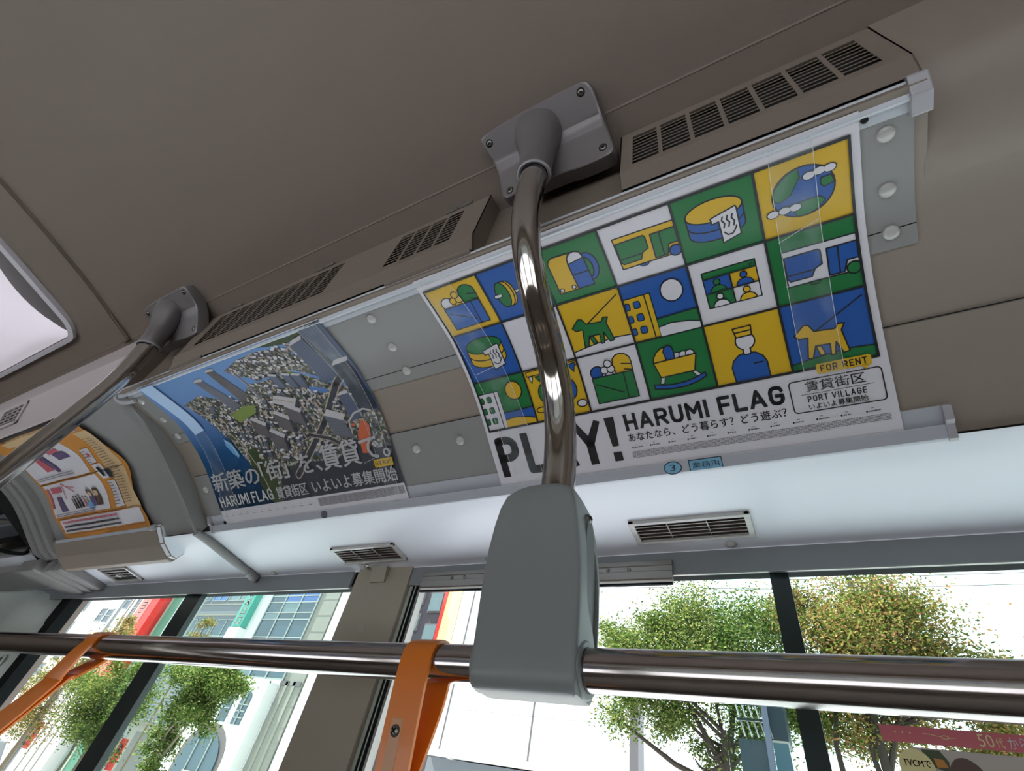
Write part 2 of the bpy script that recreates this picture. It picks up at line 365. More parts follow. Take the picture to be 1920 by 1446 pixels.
GL = {'P': (.62, [[(0, 1), (0, 0), (.6, 0), (.85, .06), (1, .16), (1, .38), (.85, .48), (.6, .54), (0, .54)]]), 'L': (.52, [[(0, 0), (0, 1), (1, 1)]]), 'A': (.72, [[(0, 1), (.5, 0), (1, 1)], [(.18, .7), (.82, .7)]]),
      'Y': (.70, [[(0, 0), (.5, .52), (1, 0)], [(.5, .52), (.5, 1)]]), 'H': (.64, [[(0, 0), (0, 1)], [(1, 0), (1, 1)], [(0, .5), (1, .5)]]), 'R': (.64, [[(0, 1), (0, 0), (.6, 0), (.88, .06), (1, .18), (1, .36), (.88, .48), (.6, .54), (0, .54)], [(.5, .54), (1, 1)]]),
      'U': (.64, [[(0, 0), (0, .72), (.12, .92), (.35, 1), (.65, 1), (.88, .92), (1, .72), (1, 0)]]), 'M': (.80, [[(0, 1), (0, 0), (.5, .62), (1, 0), (1, 1)]]), 'I': (.0, [[(.5, 0), (.5, 1)]]), 'F': (.54, [[(0, 1), (0, 0), (1, 0)], [(0, .5), (.88, .5)]]),
      'G': (.64, [[(1, .2), (.86, .05), (.6, 0), (.35, 0), (.12, .08), (0, .28), (0, .72), (.12, .92), (.35, 1), (.65, 1), (.88, .92), (1, .74), (1, .52), (.55, .52)]]), 'O': (.64, [[(.35, 0), (.65, 0), (.88, .08), (1, .28), (1, .72), (.88, .92), (.65, 1), (.35, 1), (.12, .92), (0, .72), (0, .28), (.12, .08), (.35, 0)]]),
      'T': (.60, [[(0, 0), (1, 0)], [(.5, 0), (.5, 1)]]), 'V': (.70, [[(0, 0), (.5, 1), (1, 0)]]), 'E': (.54, [[(1, 0), (0, 0), (0, 1), (1, 1)], [(0, .5), (.88, .5)]]), 'N': (.66, [[(0, 1), (0, 0), (1, 1), (1, 0)]]), ' ': (.22, [])}
def block_text(P, body, box, sw, m, gap=.17):
    """condensed block capitals drawn with strokes sw (mm) wide, fitted into box"""
    x0, y0, x1, y1 = box; h = sw / 2; ws = [GL[c][0] for c in body]; free = (x1 - x0) - sw * sum(1 for c in body if c != ' ')
    k = free / (sum(ws) + gap * (len(body) - 1)); x = x0; vs, fs = [], []
    for c, w_ in zip(body, ws):
        W_ = w_ * k
        for st in GL[c][1]:
            pts = [((x + h + a * W_), (y0 + h + b_ * (y1 - y0 - sw))) for a, b_ in st]; n = len(pts)
            for i in range(n - 1):
                (ax, ay), (bx, by) = pts[i], pts[i + 1]; d = math.hypot(bx - ax, by - ay) or 1; ux, uy = (bx - ax) / d * h, (by - ay) / d * h
                if i == 0: ax, ay = ax - ux, ay - uy
                if i == n - 2: bx, by = bx + ux, by + uy
                q = len(vs); vs += [(ax - uy, ay + ux), (ax + uy, ay - ux), (bx + uy, by - ux), (bx - uy, by + ux)]; fs.append((q, q + 1, q + 2, q + 3))
                if 0 < i:
                    q = len(vs); vs += [(pts[i][0] + h * math.cos(t * math.pi / 5), pts[i][1] + h * math.sin(t * math.pi / 5)) for t in range(10)]; fs.append(tuple(range(q, q + 10)))
        x += W_ + (sw if c != ' ' else 0) + gap * k
    P.mesh([(min(max(a, x0), x1), min(max(b_, y0), y1)) for a, b_ in vs], fs, m)
def ell(cx, cy, rx, ry=None, n=28, a0=0, a1=360, rot=0):
    ry = rx if ry is None else ry; out = []; m = n if a1 - a0 >= 360 else n + 1; c, s_ = math.cos(math.radians(rot)), math.sin(math.radians(rot))
    for i in range(m):
        a = math.radians(a0 + (a1 - a0) * i / n); x, y = rx * math.cos(a), ry * math.sin(a); out.append((cx + x * c - y * s_, cy + x * s_ + y * c))
    return out
def rrect(x0, y0, x1, y1, r, n=5):
    out = []
    for cx, cy, a in ((x1 - r, y0 + r, -90), (x1 - r, y1 - r, 0), (x0 + r, y1 - r, 90), (x0 + r, y0 + r, 180)):
        out += [(cx + r * math.cos(math.radians(a + 90 * i / n)), cy + r * math.sin(math.radians(a + 90 * i / n))) for i in range(n + 1)]
    return out

_capmesh = {}
def dome_mesh(r, h, m, recess=False):
    key = (r, h, m, recess)
    if key in _capmesh: return _capmesh[key]
    seg = 18; prof = [(r, -0.001), (r * 1.0, h * 0.25), (r * 0.86, h * 0.72), (r * 0.5, h)]
    if recess: prof = [(r, -0.001), (r, h), (r * 0.82, h * 1.15), (r * 0.62, h * 1.0), (r * 0.58, h * 0.2)]
    vs = [(a * math.cos(2 * math.pi * k / seg), a * math.sin(2 * math.pi * k / seg), z) for a, z in prof for k in range(seg)]
    fs = [(i * seg + k, i * seg + (k + 1) % seg, (i + 1) * seg + (k + 1) % seg, (i + 1) * seg + k) for i in range(len(prof) - 1) for k in range(seg)]
    fs.append(tuple(range((len(prof) - 1) * seg, len(prof) * seg)))
    me = bpy.data.meshes.new('cap'); me.from_pydata(vs, [], fs); me.materials.append(MT[m])
    me.polygons.foreach_set('use_smooth', [True] * len(me.polygons)); me.set_sharp_from_angle(angle=math.radians(45))
    _capmesh[key] = me; return me
def cap(parent, p, n, r, h, m, name='cap', recess=False, label=None, kind=None):
    o = bpy.data.objects.new(name, dome_mesh(r, h, m, recess)); COL.objects.link(o); o.parent = parent
    q = Vector((0, 0, 1)).rotation_difference(Vector(n).normalized()); o.rotation_mode = 'QUATERNION'; o.rotation_quaternion = q
    o.location = V(*p) - wloc(parent)
    if label: o['label'] = label
    return o
def cross_slot(parent, p, n, r, m='dark'):
    """the cross recess of a screw, as two thin bars let into its head"""
    a = Vector(n).normalized(); u = a.orthogonal().normalized(); v = a.cross(u); c = V(*p); vs, fs = [], []
    for d, e in ((u, v), (v, u)):
        k = len(vs); vs += [c + d * r * sx + e * r * 0.22 * sy + a * sz for sx in (-1, 1) for sy in (-1, 1) for sz in (-0.0006, 0.0004)]
        fs += [tuple(i + k for i in f) for f in [(0, 1, 3, 2), (4, 6, 7, 5), (0, 4, 5, 1), (2, 3, 7, 6), (0, 2, 6, 4), (1, 5, 7, 3)]]
    me = bpy.data.meshes.new('cross_recess'); off = wloc(parent); me.from_pydata([tuple(x - off) for x in vs], [], fs); me.materials.append(MT[m])
    o = bpy.data.objects.new('cross_recess', me); COL.objects.link(o); o.parent = parent; return o
# ================================================================== bus shell
XA, XB = -3.6, 2.6
CEIL = [(-.70, .802), (-.55, .808), (-.4, .81), (-.25, .802), (-.16, .79), (-.05, .768), (.05, .744), (.12, .722), (.1781, .704)]
mir = lambda y: -.8 - y
full = [(mir(y), z) for y, z in reversed(CEIL[3:])] + CEIL[2:]
b = MB(); b.strip([(y, z) for y, z in full], XA, XB, 'ceiling'); ceil = struct(b, 'ceiling', smooth=True)
b = MB(); b.sec([(.1781, .704), (.1781, .712), (.24, .695), (.24, .686)], XA, XB, 'ceiling'); struct(b, 'trim_1')            # cornice band above the duct
b = MB(); b.sec([(.1770, .7042), (.1792, .7030), (.1795, .7060), (.1775, .7065)], XA, XB, 'duct'); struct(b, 'trim_2')        # bead along the ceiling seam
# duct face behind the grille panels, then flush blank face to the right
b = MB(); b.strip([(.236, .690), (.236, .566), (.2225, .5495), (.2225, .5365), (.236, .536)], -1.14, .185, 'duct')
b.strip([(.190, .701), (.192, .640), (.214, .570), (.222, .5455), (.2235, .536)], XA, -1.14, 'duct_pale')
b.quad((-1.14, .190, .701), (-1.14, .24, .69), (-1.14, .24, .536), (-1.14, .222, .5455), 'duct')
struct(b, 'wall_duct')
b = MB(); BL = catmull([(.2095, .6970), (.2105, .655), (.2130, .610), (.2220, .5790), (.243, .5565), (.268, .5430), tuple(wyz(60)), tuple(wyz(84))], 4); b.strip(BL, .1855, XB, 'wall'); b.sec(BL[:17] + [(.25, .58), (.25, .69)], .1855, .1862, 'wall')
struct(b, 'wall_corner', smooth=True)
# coved wall
b = MB(); b.strip(wprof(-11, 352), -1.15, .187, 'wall'); b.strip(wprof(84, 352), .187, XB, 'wall'); b.strip(wprof(-11, 352), -2.0, -1.15, 'plate'); struct(b, 'wall_cove', smooth=True)
# horizontal joints and cover plates
b = MB()
for s, x0, x1 in ((222, -1.14, XB), (120.3, -1.134, .1765)):
    y, z = wyz(s); y2, z2 = wyz(s + 1.1); yi, zi = pyz(s, WOFF + .0014); yj, zj = pyz(s + 1.1, WOFF + .0014)
    b.sec([(y, z), (yi, zi), (yj, zj), (y2, z2)], x0, x1, 'dark')
struct(b, 'trim_3')
wall = thing('wall_lining', 'pale curved cover plates with round caps between the posters', 'panel', (-.48, .3, .53)); wall['kind'] = 'structure'; del wall['label']; del wall['category']
def plate(s0, s1, x0, x1, h=0.0022):
    outer = wprof(s0, s1, WOFF + h); inner = wprof(s0, s1, WOFF)
    b = MB(); b.sec(outer + inner[::-1], x0, x1, 'plate', caps=True); return b.build('cover_plate', wall, smooth=True)
plate(8, 120.2, -1.135, .1765); plate(121.5, 141.5, -1.135, .1765)
plate(223.2, 336, -1.14, .128, 0.0012)
CAPX = [(-1.115, (25, 80, 124)), (-.481, (25, 80, 124)), (.155, (25, 80, 124))]
def ncap(x, s, r=.0076, m='capm'):
    y, z = pyz(s, WOFF + .002); y2, z2 = pyz(s, WOFF + .012)
    return cap(wall, (x, y, z), (0, y2 - y, z2 - z), r, .0040, m)
for x, ss in CAPX:
    for s in ss: ncap(x, s)
for x in (-.521, -.432, -1.140 + .028): ncap(x, 256)
# cove underside down to the window header
UND = [(.550, .4065), (.558, .4035), (.60, .3985), (.66, .3915), (.70, .3868), (.718, .3852), (.724, .384), (.7255, .381)]
b = MB(); b.strip(UND, -3.4, XB, 'cove'); und = struct(b, 'trim_4', smooth=True)
def undz(y):
    for (a, c), (d, e) in zip(UND, UND[1:]):
        if a <= y <= d: return c + (e - c) * (y - a) / (d - a)
    return UND[-1][1]
for i, x in enumerate((-1.089, -.780, -.492, -.079)):
    cap(und, (x, .7125, undz(.7125)), (0, -.12, -1), .0078, .0045, 'capm', name='cap')
# soft bead that crosses the cove
CH = [(.246, .5405), (.2605, .531), (.298, .521), (.347, .4985), (.402, .4685), (.460, .4355), (.516, .4005), (.535, .3935)]
back = wprof(-8, 340)
b = MB(); ncol = ((-1.150, 0.0), (-1.150, 1.0), (-1.154, 1.05), (-1.160, 1.0), (-1.170, .80), (-1.182, .55), (-1.197, .27), (-1.214, .07), (-1.228, -.04))
CHs = catmull(CH, 4); m_ = len(CHs); bk = wprof(5, 338, step=(333) / (m_ - .5)); bk = [bk[min(len(bk) - 1, int(i * (len(bk) - 1) / (m_ - 1) + .5))] for i in range(m_)]
vs = [V(x, bk[i][0] + (CHs[i][0] - bk[i][0]) * f, bk[i][1] + (CHs[i][1] - bk[i][1]) * f) for x, f in ncol for i in range(m_)]
b.add(vs, [(c * m_ + i, c * m_ + i + 1, (c + 1) * m_ + i + 1, (c + 1) * m_ + i) for c in range(len(ncol) - 1) for i in range(m_ - 1)], 'plate')
b.tube([(-1.156, .53, .3945), (-1.156, .56, .3935), (-1.156, .63, .386), (-1.156, .70, .378), (-1.156, .716, .377)], .0088, 'plate', seg=16)
b.tube([(-1.156, .690, .3795), (-1.156, .72, .3765)], .0108, 'plate', seg=16)
struct(b, 'trim_5', smooth=True)
# header over the windows
b = MB(); b.box(-3.4, -.8365, .7245, .7300, .3470, .392, 'header'); b.box(-.676, XB, .7245, .7300, .3475, .392, 'header')
b.box(-3.4, -.8365, .7240, .7262, .3460, .3475, 'alu'); b.box(-.66, XB, .7240, .7262, .3466, .3480, 'alu')
b.box(-3.4, -.8365, .7300, .76, .3535, .392, 'black'); b.box(-.69, XB, .7300, .76, .3540, .392, 'black')
struct(b, 'trim_6')
# pillar between the windows
pil = thing('window_pillar', 'x', 'x', (-.75, .72, .35)); del pil['label']; del pil['category']; pil['kind'] = 'structure'
b = MB(); b.box(-.8195, -.6755, .7205, .78, -1.0, .3848, 'pillar'); b.build('cover', pil, bevel=.0012)
b = MB(); b.sec([(.7207, .3835), (.7095, .3835), (.7165, .353), (.7207, .353)], -.7745, -.7345, 'pillar'); b.build('coat_clip', pil, bevel=.001)
cap(pil, (-.752, .7205, .2676), (0, -1, 0), .0095, .0012, 'pillar', name='plug')
cap(pil, (-.789, .711, .3835), (0, -.2, -1), .007, .004, 'chrome', name='cap', label='polished cap at the head of the pillar')
# windows
def window(nm, x0, x1, z0, z1, panes, mull):
    w_ = bpy.data.objects.new(nm, None); COL.objects.link(w_); w_.location = V((x0 + x1) / 2, .745, z0); w_['kind'] = 'structure'
    b = MB()
    b.box(x0 - .03, x1 + .03, .728, .76, z0 - .03, z0, 'black')
    b.build('sill', w_)
    for (a, c, y, m, nm2) in panes:
        b = MB(); b.box(a, c, y, y + .003, z0, z1 + .013, m); b.build(nm2, w_)
    for (a, c, y0, y1, m) in mull:
        b = MB(); b.box(a, c, y0, y1, z0, z1 + .012, m); b.build('frame_bar', w_)
    return w_
window('window_1', -2.06, -.80, -.78, .342, [(-2.06, -1.372, .752, 'glass', 'pane'), (-1.530, -.80, .742, 'glass2', 'sliding_pane')],
       [(-1.436, -1.367, .735, .749, 'tint'), (-2.115, -2.052, .728, .76, 'black')])
window('window_2', -.69, .95, -.78, .342, [(-.66, -.0373, .752, 'glass', 'pane'), (-.1178, .95, .742, 'glass2', 'sliding_pane')],
       [(-.0373, -.0140, .735, .749, 'tint'), (-.6905, -.681, .730, .745, 'black'), (-.681, -.6685, .731, .745, 'seal'), (-.6685, -.6625, .732, .745, 'black'),
        (-.6625, -.6605, .731, .745, 'seal'), (-.6605, -.6525, .732, .745, 'black'), (-.6525, -.6475, .731, .745, 'alu'), (.95, 1.02, .728, .76, 'black')])
window('window_3', 1.02, 2.4, -.78, .342, [(1.02, 2.4, .745, 'glass', 'pane')], [(2.4, 2.5, .728, .76, 'black')])
t = thing('window_catch_rail', 'brushed aluminium catch rail with four screws across the top of the sliding window', 'rail', (-.4, .722, .35))
b = MB(); b.sec([(.7255, .3690), (.7190, .3690), (.7185, .3615), (.7200, .3605), (.7200, .3530), (.7182, .3520), (.7182, .3405), (.7200, .3385), (.7215, .3345), (.7255, .3345)], -.6400, -.1665, 'alu'); b.build('bar', t, bevel=.0006)
b = MB(); b.box(-.6395, -.1670, .7195, .7245, .3318, .3345, 'black'); b.build('seal', t)
for x in (-.571, -.542, -.2675, -.2330): cap(t, (x, .7200, .3566), (0, -1, 0), .0032, .0018, 'screw', name='screw')
# lower walls, floor, far side, ends
b = MB(); b.box(XA, XB, .735, .79, -1.6, -.81, 'wall'); b.box(-3.6, -2.115, .74, .80, -.81, .39, 'wall'); b.box(2.5, XB, .74, .80, -.81, .39, 'wall'); struct(b, 'wall_street')
b = MB(); b.box(XA, XB, mir(.79), .79, -1.64, -1.6, 'floor'); struct(b, 'floor')
b = MB()
fy = mir(.735)
b.box(XA, XB, mir(.79), fy, -1.6, -.78, 'wall'); b.box(XA, XB, mir(.79), fy, .345, .40, 'header')
for x in (-3.6, -2.2, -.8, .6, 2.0): b.box(x, x + (.15 if x < 2 else .6), mir(.79), fy, -.78, .345, 'pillar')
b.strip([(mir(y), z) for y, z in UND], XA, XB, 'cove'); b.strip([(mir(y), z) for y, z in wprof(-11, 352, step=24)], XA, XB, 'wall')
b.strip([(mir(.1781), .704), (mir(.21), .6955), (mir(.21), .5455), (mir(.224), .5365)], XA, XB, 'duct')
struct(b, 'wall_aisle_side')
b = MB(); b.box(-.65, .6, mir(.752), mir(.748), -.78, .345, 'glass'); b.box(-2.05, -.8, mir(.752), mir(.748), -.78, .345, 'glass'); b.box(.75, 2.0, mir(.752), mir(.748), -.78, .345, 'glass'); b.box(-3.45, -2.2, mir(.752), mir(.748), -.78, .345, 'glass'); struct(b, 'window_4')
b = MB(); b.box(XA - .03, XA, mir(.79), .79, -1.6, .83, 'wall'); struct(b, 'wall_front')
b = MB(); b.box(XB, XB + .03, mir(.79), .79, -1.6, .83, 'wall'); struct(b, 'wall_rear')
b = MB(); b.box(-8.5, 4.2, mir(.80), .80, .83, .85, 'wall'); b.box(-8.5, 4.2, .79, .82, .392, .85, 'white_wall'); b.box(-8.5, 4.2, mir(.82), mir(.79), .40, .85, 'white_wall'); struct(b, 'roof')  # roof and side skins run past both ends to lengthen the bus's shadow
b = MB(); b.box(-8.5, XA - .03, mir(.80), .80, -1.75, .83, 'white_wall'); b.box(XB + .03, 4.2, mir(.80), .80, -1.75, .83, 'white_wall'); b.box(XA, XB, .79, .82, -1.75, -.81, 'white_wall'); struct(b, 'wall_shading_body')  # outer body added out of view to shade the ground beside the windows
# ceiling batten across the bus
b = MB()
pr = [(y, z) for y, z in catmull([p for p in CEIL if p[0] <= .1781], 3)]
b2 = [(y, z - .0035) for y, z in pr]
b.sec(pr + b2[::-1], -1.279, -1.249, 'ceiling'); b.sec([(y, z - .0035) for y, z in pr] + [(y, z - .0055) for y, z in b2[::-1]], -1.2625, -1.2510, 'duct'); struct(b, 'trim_7')
b = MB(); b.sec([(y, z - .0052) for y, z in pr[-4:]] + [(y, z - .0065) for y, z in pr[-4:]][::-1], -1.281, -1.247, 'ceiling'); struct(b, 'trim_8')

# ------------------------------------------------------------------ arch rib and dark recess at the far left
rib = MB()
for (xa, xb, h) in ((-1.880, -1.905, .012), (-1.905, -1.925, .006), (-1.925, -1.955, .013), (-1.955, -1.972, .007), (-1.972, -2.012, .014)):
    o_ = wprof(20, 345, h, step=12); o_.append((.572, .394)); i_ = wprof(20, 345, -.02, step=12); i_.append((.60, .41))
    rib.sec(o_ + i_[::-1], xb, xa, 'plate')
r_ = struct(rib, 'trim_9', smooth=True)
for s in (150, 292):
    y, z = pyz(s, .006); y2, z2 = pyz(s, .016); cap(r_, (-1.915, y, z), (0, y2 - y, z2 - z), .006, .003, 'plate')
b = MB(); b.box(-1.925, -1.880, .585, .73, .366, .395, 'plate'); b.box(-1.972, -1.935, .580, .73, .362, .395, 'plate'); b.box(-2.10, -1.98, .560, .73, .358, .395, 'plate'); b.box(-3.4, -2.10, .585, .70, .372, .40, 'plate'); struct(b, 'trim_10', bevel=.006)
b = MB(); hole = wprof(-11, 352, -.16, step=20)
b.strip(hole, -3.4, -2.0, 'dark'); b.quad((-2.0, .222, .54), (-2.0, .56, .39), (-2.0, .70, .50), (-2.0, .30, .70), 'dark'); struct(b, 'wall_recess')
t = thing('conduit', 'grey conduit and cables inside the dark opening beyond the curved rib', 'pipe', (-2.3, .45, .5))
b = MB(); b.tube([(-2.05, .52, .505), (-2.35, .50, .52), (-2.9, .44, .545)], .009, 'alu', seg=10); b.build('pipe', t, smooth=True)
b = MB(); b.tube(catmull([(-2.04, .60, .45), (-2.12, .56, .44), (-2.2, .57, .43), (-2.4, .56, .45), (-2.7, .5, .5)], 5), .006, 'black', seg=8); b.build('cable', t, smooth=True)
b = MB(); b.box(-2.6, -2.15, .50, .56, .50, .56, 'c_grey'); b.build('housing', t, bevel=.004)

# deep cover under the crumpled notice
b = MB(); n0 = wprof(330, 352, step=10)
b.sec([wyz(318), pyz(322, .004), (.560, .392), (.596, .3735), (.610, .3735), (.622, .3990), (.56, .42)], -1.880, -1.345, 'wall'); 
b.sec([wyz(318), pyz(322, .002), (.558, .395), (.590, .3785), (.606, .3785), (.616, .3995), (.56, .42)], -1.345, -1.325, 'cove')
struct(b, 'trim_11', bevel=.002)

# ------------------------------------------------------------------ ceiling lamp
t = thing('ceiling_lamp', 'white ceiling lamp with a bulging diffuser, cut by the left edge', 'lamp', (-1.95, -.05, .73))
def ceilz(y):
    pts = full
    for (a, c), (d, e) in zip(pts, pts[1:]):
        if a <= y <= d: return c + (e - c) * (y - a) / (d - a)
    return .704
def ring2d(x0, x1, y0, y1, r, n=8):
    return rrect(x0, y0, x1, y1, r, n)
outer = ring2d(-2.55, -1.403, -.165, .128, .045); inner = ring2d(-2.538, -1.418, -.153, .118, .036)
rings = [[(x, y, ceilz(y) - d) for x, y in ring] for ring, d in ((outer, -.002), (outer, .010), (inner, .012), (inner, .002))]
b = MB(); b.loft(rings, 'paper', caps=False); b.build('rim', t, smooth=True)
b = MB(); b.add([V(x, y, ceilz(y) - .003) for x, y in inner], [tuple(range(len(inner)))], 'bracket'); b.build('base', t)
MT['diffuser'] = mat('lamp_diffuser', (238, 230, 240), 0.3, emit=0.30)
nx, ny = 40, 14; vs = []
for i in range(nx + 1):
    for j in range(ny + 1):
        f = i / nx; g = j / ny * 2 - 1
        xr = -1.420 - .075 * max(0, 1 - g * g) ** .8; x = -2.536 + (xr + 2.536) * f
        y0_, y1_ = -.150, .116; y = (y0_ + y1_) / 2 + (y1_ - y0_) / 2 * g * (1 - .0 * f)
        edge = min(1, (xr - x) / .10) if xr - x < .10 else 1
        d = .006 + .034 * (1 - g * g) ** .5 * (max(edge, 0) ** .5)
        vs.append(V(x, y, ceilz(y) - d))
b = MB(); b.add(vs, [(i * (ny + 1) + j, (i + 1) * (ny + 1) + j, (i + 1) * (ny + 1) + j + 1, i * (ny + 1) + j + 1) for i in range(nx) for j in range(ny)], 'diffuser')
b.build('diffuser', t, smooth=True)
cap(t, (-1.452, -.03, ceilz(-.03) - .003), (0, 0, -1), .006, .003, 'screw', name='screw')

# ------------------------------------------------------------------ grille panels on the duct
def grille(name, label, cols, z0, z1, rows, X0, X1, Y=.2095, top=.6885, fold=.5695, bot=.5465, ends=True):
    t = thing(name, label, 'vent', ((X0 + X1) / 2, Y, .62))
    ys = Y + .0012
    # frame: face with real openings, one per column group
    b = MB(); xs = []
    xs = [X0] + [v for c in cols for v in c] + [X1]
    for i in range(0, len(xs), 2): b.box(xs[i], xs[i + 1], Y, Y + .0008, z0, z1, 'duct')
    b.box(X0, X1, Y, Y + .0008, z1, top, 'duct'); b.box(X0, X1, Y, Y + .0008, fold, z0, 'duct')
    b.sec([(Y, fold), (Y + .0095, bot), (Y + .0105, bot + .001), (Y + .002, fold)], X0, X1, 'duct')
    for x in (X0, X1 - .0015): b.sec([(Y, top), (Y, fold), (Y + .0095, bot), (.236, bot + .016), (.236, top)], x, x + .0015, 'duct')
    b.build('panel', t)
    b = MB(); b.box(X0 + .004, X1 - .004, Y + .012, Y + .014, fold, top, 'dark'); b.build('backing', t)
    ph = (z1 - z0) / rows
    for a, c in cols:
        b = None
        for k in range(1, rows):
            zc = z0 + k * ph
            if (round((c - a) * 1e5)) not in _slat:
                mb = MB(); mb.box(-(c - a) / 2, (c - a) / 2, 0, .0005, -ph * .11 - H0, ph * .11 - H0, 'duct')
                o = mb.build('slat', None); _slat[round((c - a) * 1e5)] = o.data; bpy.data.objects.remove(o)
            o = bpy.data.objects.new('slat', _slat[round((c - a) * 1e5)]); COL.objects.link(o); o.parent = t
            o.location = V((a + c) / 2, Y + .0002, zc) - wloc(t)
    return t
_slat = {}
p = .0343
grille('air_vent', 'long grey slotted vent panel above the right-hand poster', [(-.0690 + p * i, -.0690 + p * i + .0297) for i in range(7)], .5825, .6705, 9, -.0845, .1852)
gl = grille('air_vent', 'grey slotted vent panel with hinges between the two ceiling brackets', [(-.918 + .0352 * i, -.918 + .0352 * i + .0305) for i in range(10)] + [(-.4445 + .0312 * i, -.4445 + .0312 * i + .0265) for i in range(4)], .5845, .6745, 10, -.965, -.2815)
for x in (-.885, -.628, -.338):
    b = MB(); b.tube([(x - .024, .2075, .6895), (x - .002, .2075, .6895)], .0022, 'alu', seg=8); b.tube([(x + .002, .2075, .6895), (x + .024, .2075, .6895)], .0022, 'alu', seg=8); b.build('hinge', gl, smooth=True)
for xa, xb in ((-.43, -.285), (-.965, -.865)): b = MB(); b.sec([(.2185, .552), (.2165, .5455), (.222, .5425), (.224, .549)], xa, xb, 'duct'); b.build('lip', gl, bevel=.0008)
# small louvre in the pale duct at the far left
t = thing('air_vent', 'small square louvre in the pale duct behind the chrome pole', 'vent', (-1.73, .20, .6))
sl = lambda z: .192 + (.640 - z) / (.640 - .570) * .022
X0, X1, Z0, Z1 = -1.83, -1.675, .570, .632
b = MB()
for xa, xb, za, zb in ((X0, X1, Z1 - .008, Z1), (X0, X1, Z0, Z0 + .008), (X0, X0 + .016, Z0, Z1), (X1 - .016, X1, Z0, Z1)):
    b.sec([(sl(za) - .004, za), (sl(zb) - .004, zb), (sl(zb), zb), (sl(za), za)], xa, xb, 'duct_pale')
b.build('frame', t, bevel=.001)
b = MB(); b.sec([(sl(Z0) - .0006, Z0), (sl(Z1) - .0006, Z1), (sl(Z1), Z1), (sl(Z0), Z0)], X0 + .01, X1 - .01, 'dark'); b.build('backing', t)
for k in range(1, 5):
    z = Z0 + .006 + k * (Z1 - Z0 - .012) / 5; b = MB(); b.sec([(sl(z) - .003, z - .0015), (sl(z) - .003, z + .0015), (sl(z), z + .0015), (sl(z), z - .0015)], X0 + .012, X1 - .012, 'duct_pale'); b.build('slat', t)
for k in range(1, 4):
    x = X0 + .014 + k * (X1 - X0 - .028) / 4; b = MB(); b.sec([(sl(Z0) - .0025, Z0 + .006), (sl(Z1) - .0025, Z1 - .006), (sl(Z1), Z1), (sl(Z0), Z0)], x - .0012, x + .0012, 'duct_pale'); b.build('bar', t)

# ------------------------------------------------------------------ louvres in the cove underside
def under_vent(x0, x1, label, y0=.642, y1=.694, cross=False):
    t = thing('air_louvre', label, 'vent', ((x0 + x1) / 2, (y0 + y1) / 2, .39), group=None)
    zt = lambda y: undz(y)
    d = .0055; b = MB()
    def fr(xa, xb, ya, yb):
        b.sec([(ya, zt(ya)), (ya, zt(ya) - d), (yb, zt(yb) - d), (yb, zt(yb))], xa, xb, 'capm')
    fr(x0, x1, y0, y0 + .006); fr(x0, x1, y1 - .005, y1); fr(x0, x0 + .008, y0, y1); fr(x1 - .008, x1, y0, y1)
    b.build('frame', t, bevel=.0009)
    b = MB(); b.sec([(y0 + .003, zt(y0) - .0008), (y1 - .003, zt(y1) - .0008), (y1 - .003, zt(y1)), (y0 + .003, zt(y0))], x0 + .004, x1 - .004, 'dark' if cross else 'o_brn'); b.build('backing', t)
    if not cross:
        for k in range(5):
            y = y0 + .0105 + k * (y1 - y0 - .018) / 4.4
            b = MB(); b.sec([(y, zt(y) - d * .95), (y + .0012, zt(y) - d * .95), (y + .0060, zt(y) - .001), (y + .0048, zt(y) - .001)], x0 + .006, x1 - .006, 'capm'); b.build('slat', t)
        for f in (.33, .66):
            x = x0 + (x1 - x0) * f; b = MB(); b.box(x - .0008, x + .0008, y0 + .006, y1 - .005, zt(.67) - .004, zt(.67) - .002, 'capm'); b.build('rib', t)
    else:
        ym = (y0 + y1) / 2; xm = (x0 + x1) / 2
        for k in range(3):
            y = y0 + .014 + k * .014; b = MB(); b.box(x0 + .006, x1 - .006, y, y + .0016, zt(ym) - .004, zt(ym) - .001, 'capm'); b.build('slat', t)
        b = MB(); b.tube([(xm, ym, zt(ym) - .002), (xm, ym, zt(ym) - .009)], .007, 'capm', seg=12); b.tube([(xm - .02, ym, zt(ym) - .007), (xm + .03, ym + .004, zt(ym) - .007)], .0022, 'capm', seg=8); b.build('control_knob', t, smooth=True)
    return t
under_vent(-.2105, -.0425, 'slotted louvre set in the bright cove to the right of the grey pole housing')
under_vent(-.8400, -.6700, 'slotted louvre set in the bright cove above the window pillar')
under_vent(-1.79, -1.64, 'square louvre with a small knob at the left end of the bright cove', .640, .704, cross=True)

# ------------------------------------------------------------------ poster rails
t = thing('poster_rail', 'upper pale metal rail that clamps the tops of the two advertising posters', 'rail', (-.48, .228, .54))
b = MB(); b.sec([(.2215, .5465), (.2210, .5440), (.2325, .5330), (.2350, .5338), (.2362, .5352), (.2255, .5480)], -1.160, .1765, 'rail'); b.build('front_lip', t, bevel=.0005)
b = MB(); o_ = wprof(-6, 12, WOFF + .0035, step=4); i_ = wprof(-6, 12, WOFF + .0004, step=4); b.sec(o_ + i_[::-1], -1.135, .1765, 'rail')
b.build('back_flange', t)
b = MB(); b.sec([(.2335, .5385), (.2345, .5365), (.2357, .5375), (.2345, .5395)], -1.135, .1765, 'dark'); b.build('groove', t)
b = MB(); b.sec([(.2185, .5495), (.2170, .5430), (.2300, .5300), (.2480, .5285), (.2490, .5360), (.2290, .5520)], .1722, .1880, 'cap'); b.build('end_cap', t, bevel=.0015)
b = MB(); b.tube(catmull([(-1.163, .2245, .5425), (-1.168, .231, .5345), (-1.158, .241, .5295), (-1.135, .2475, .5300), (-1.120, .249, .532)], 4), .0042, 'cap', seg=12); b.build('end_hook', t, smooth=True)
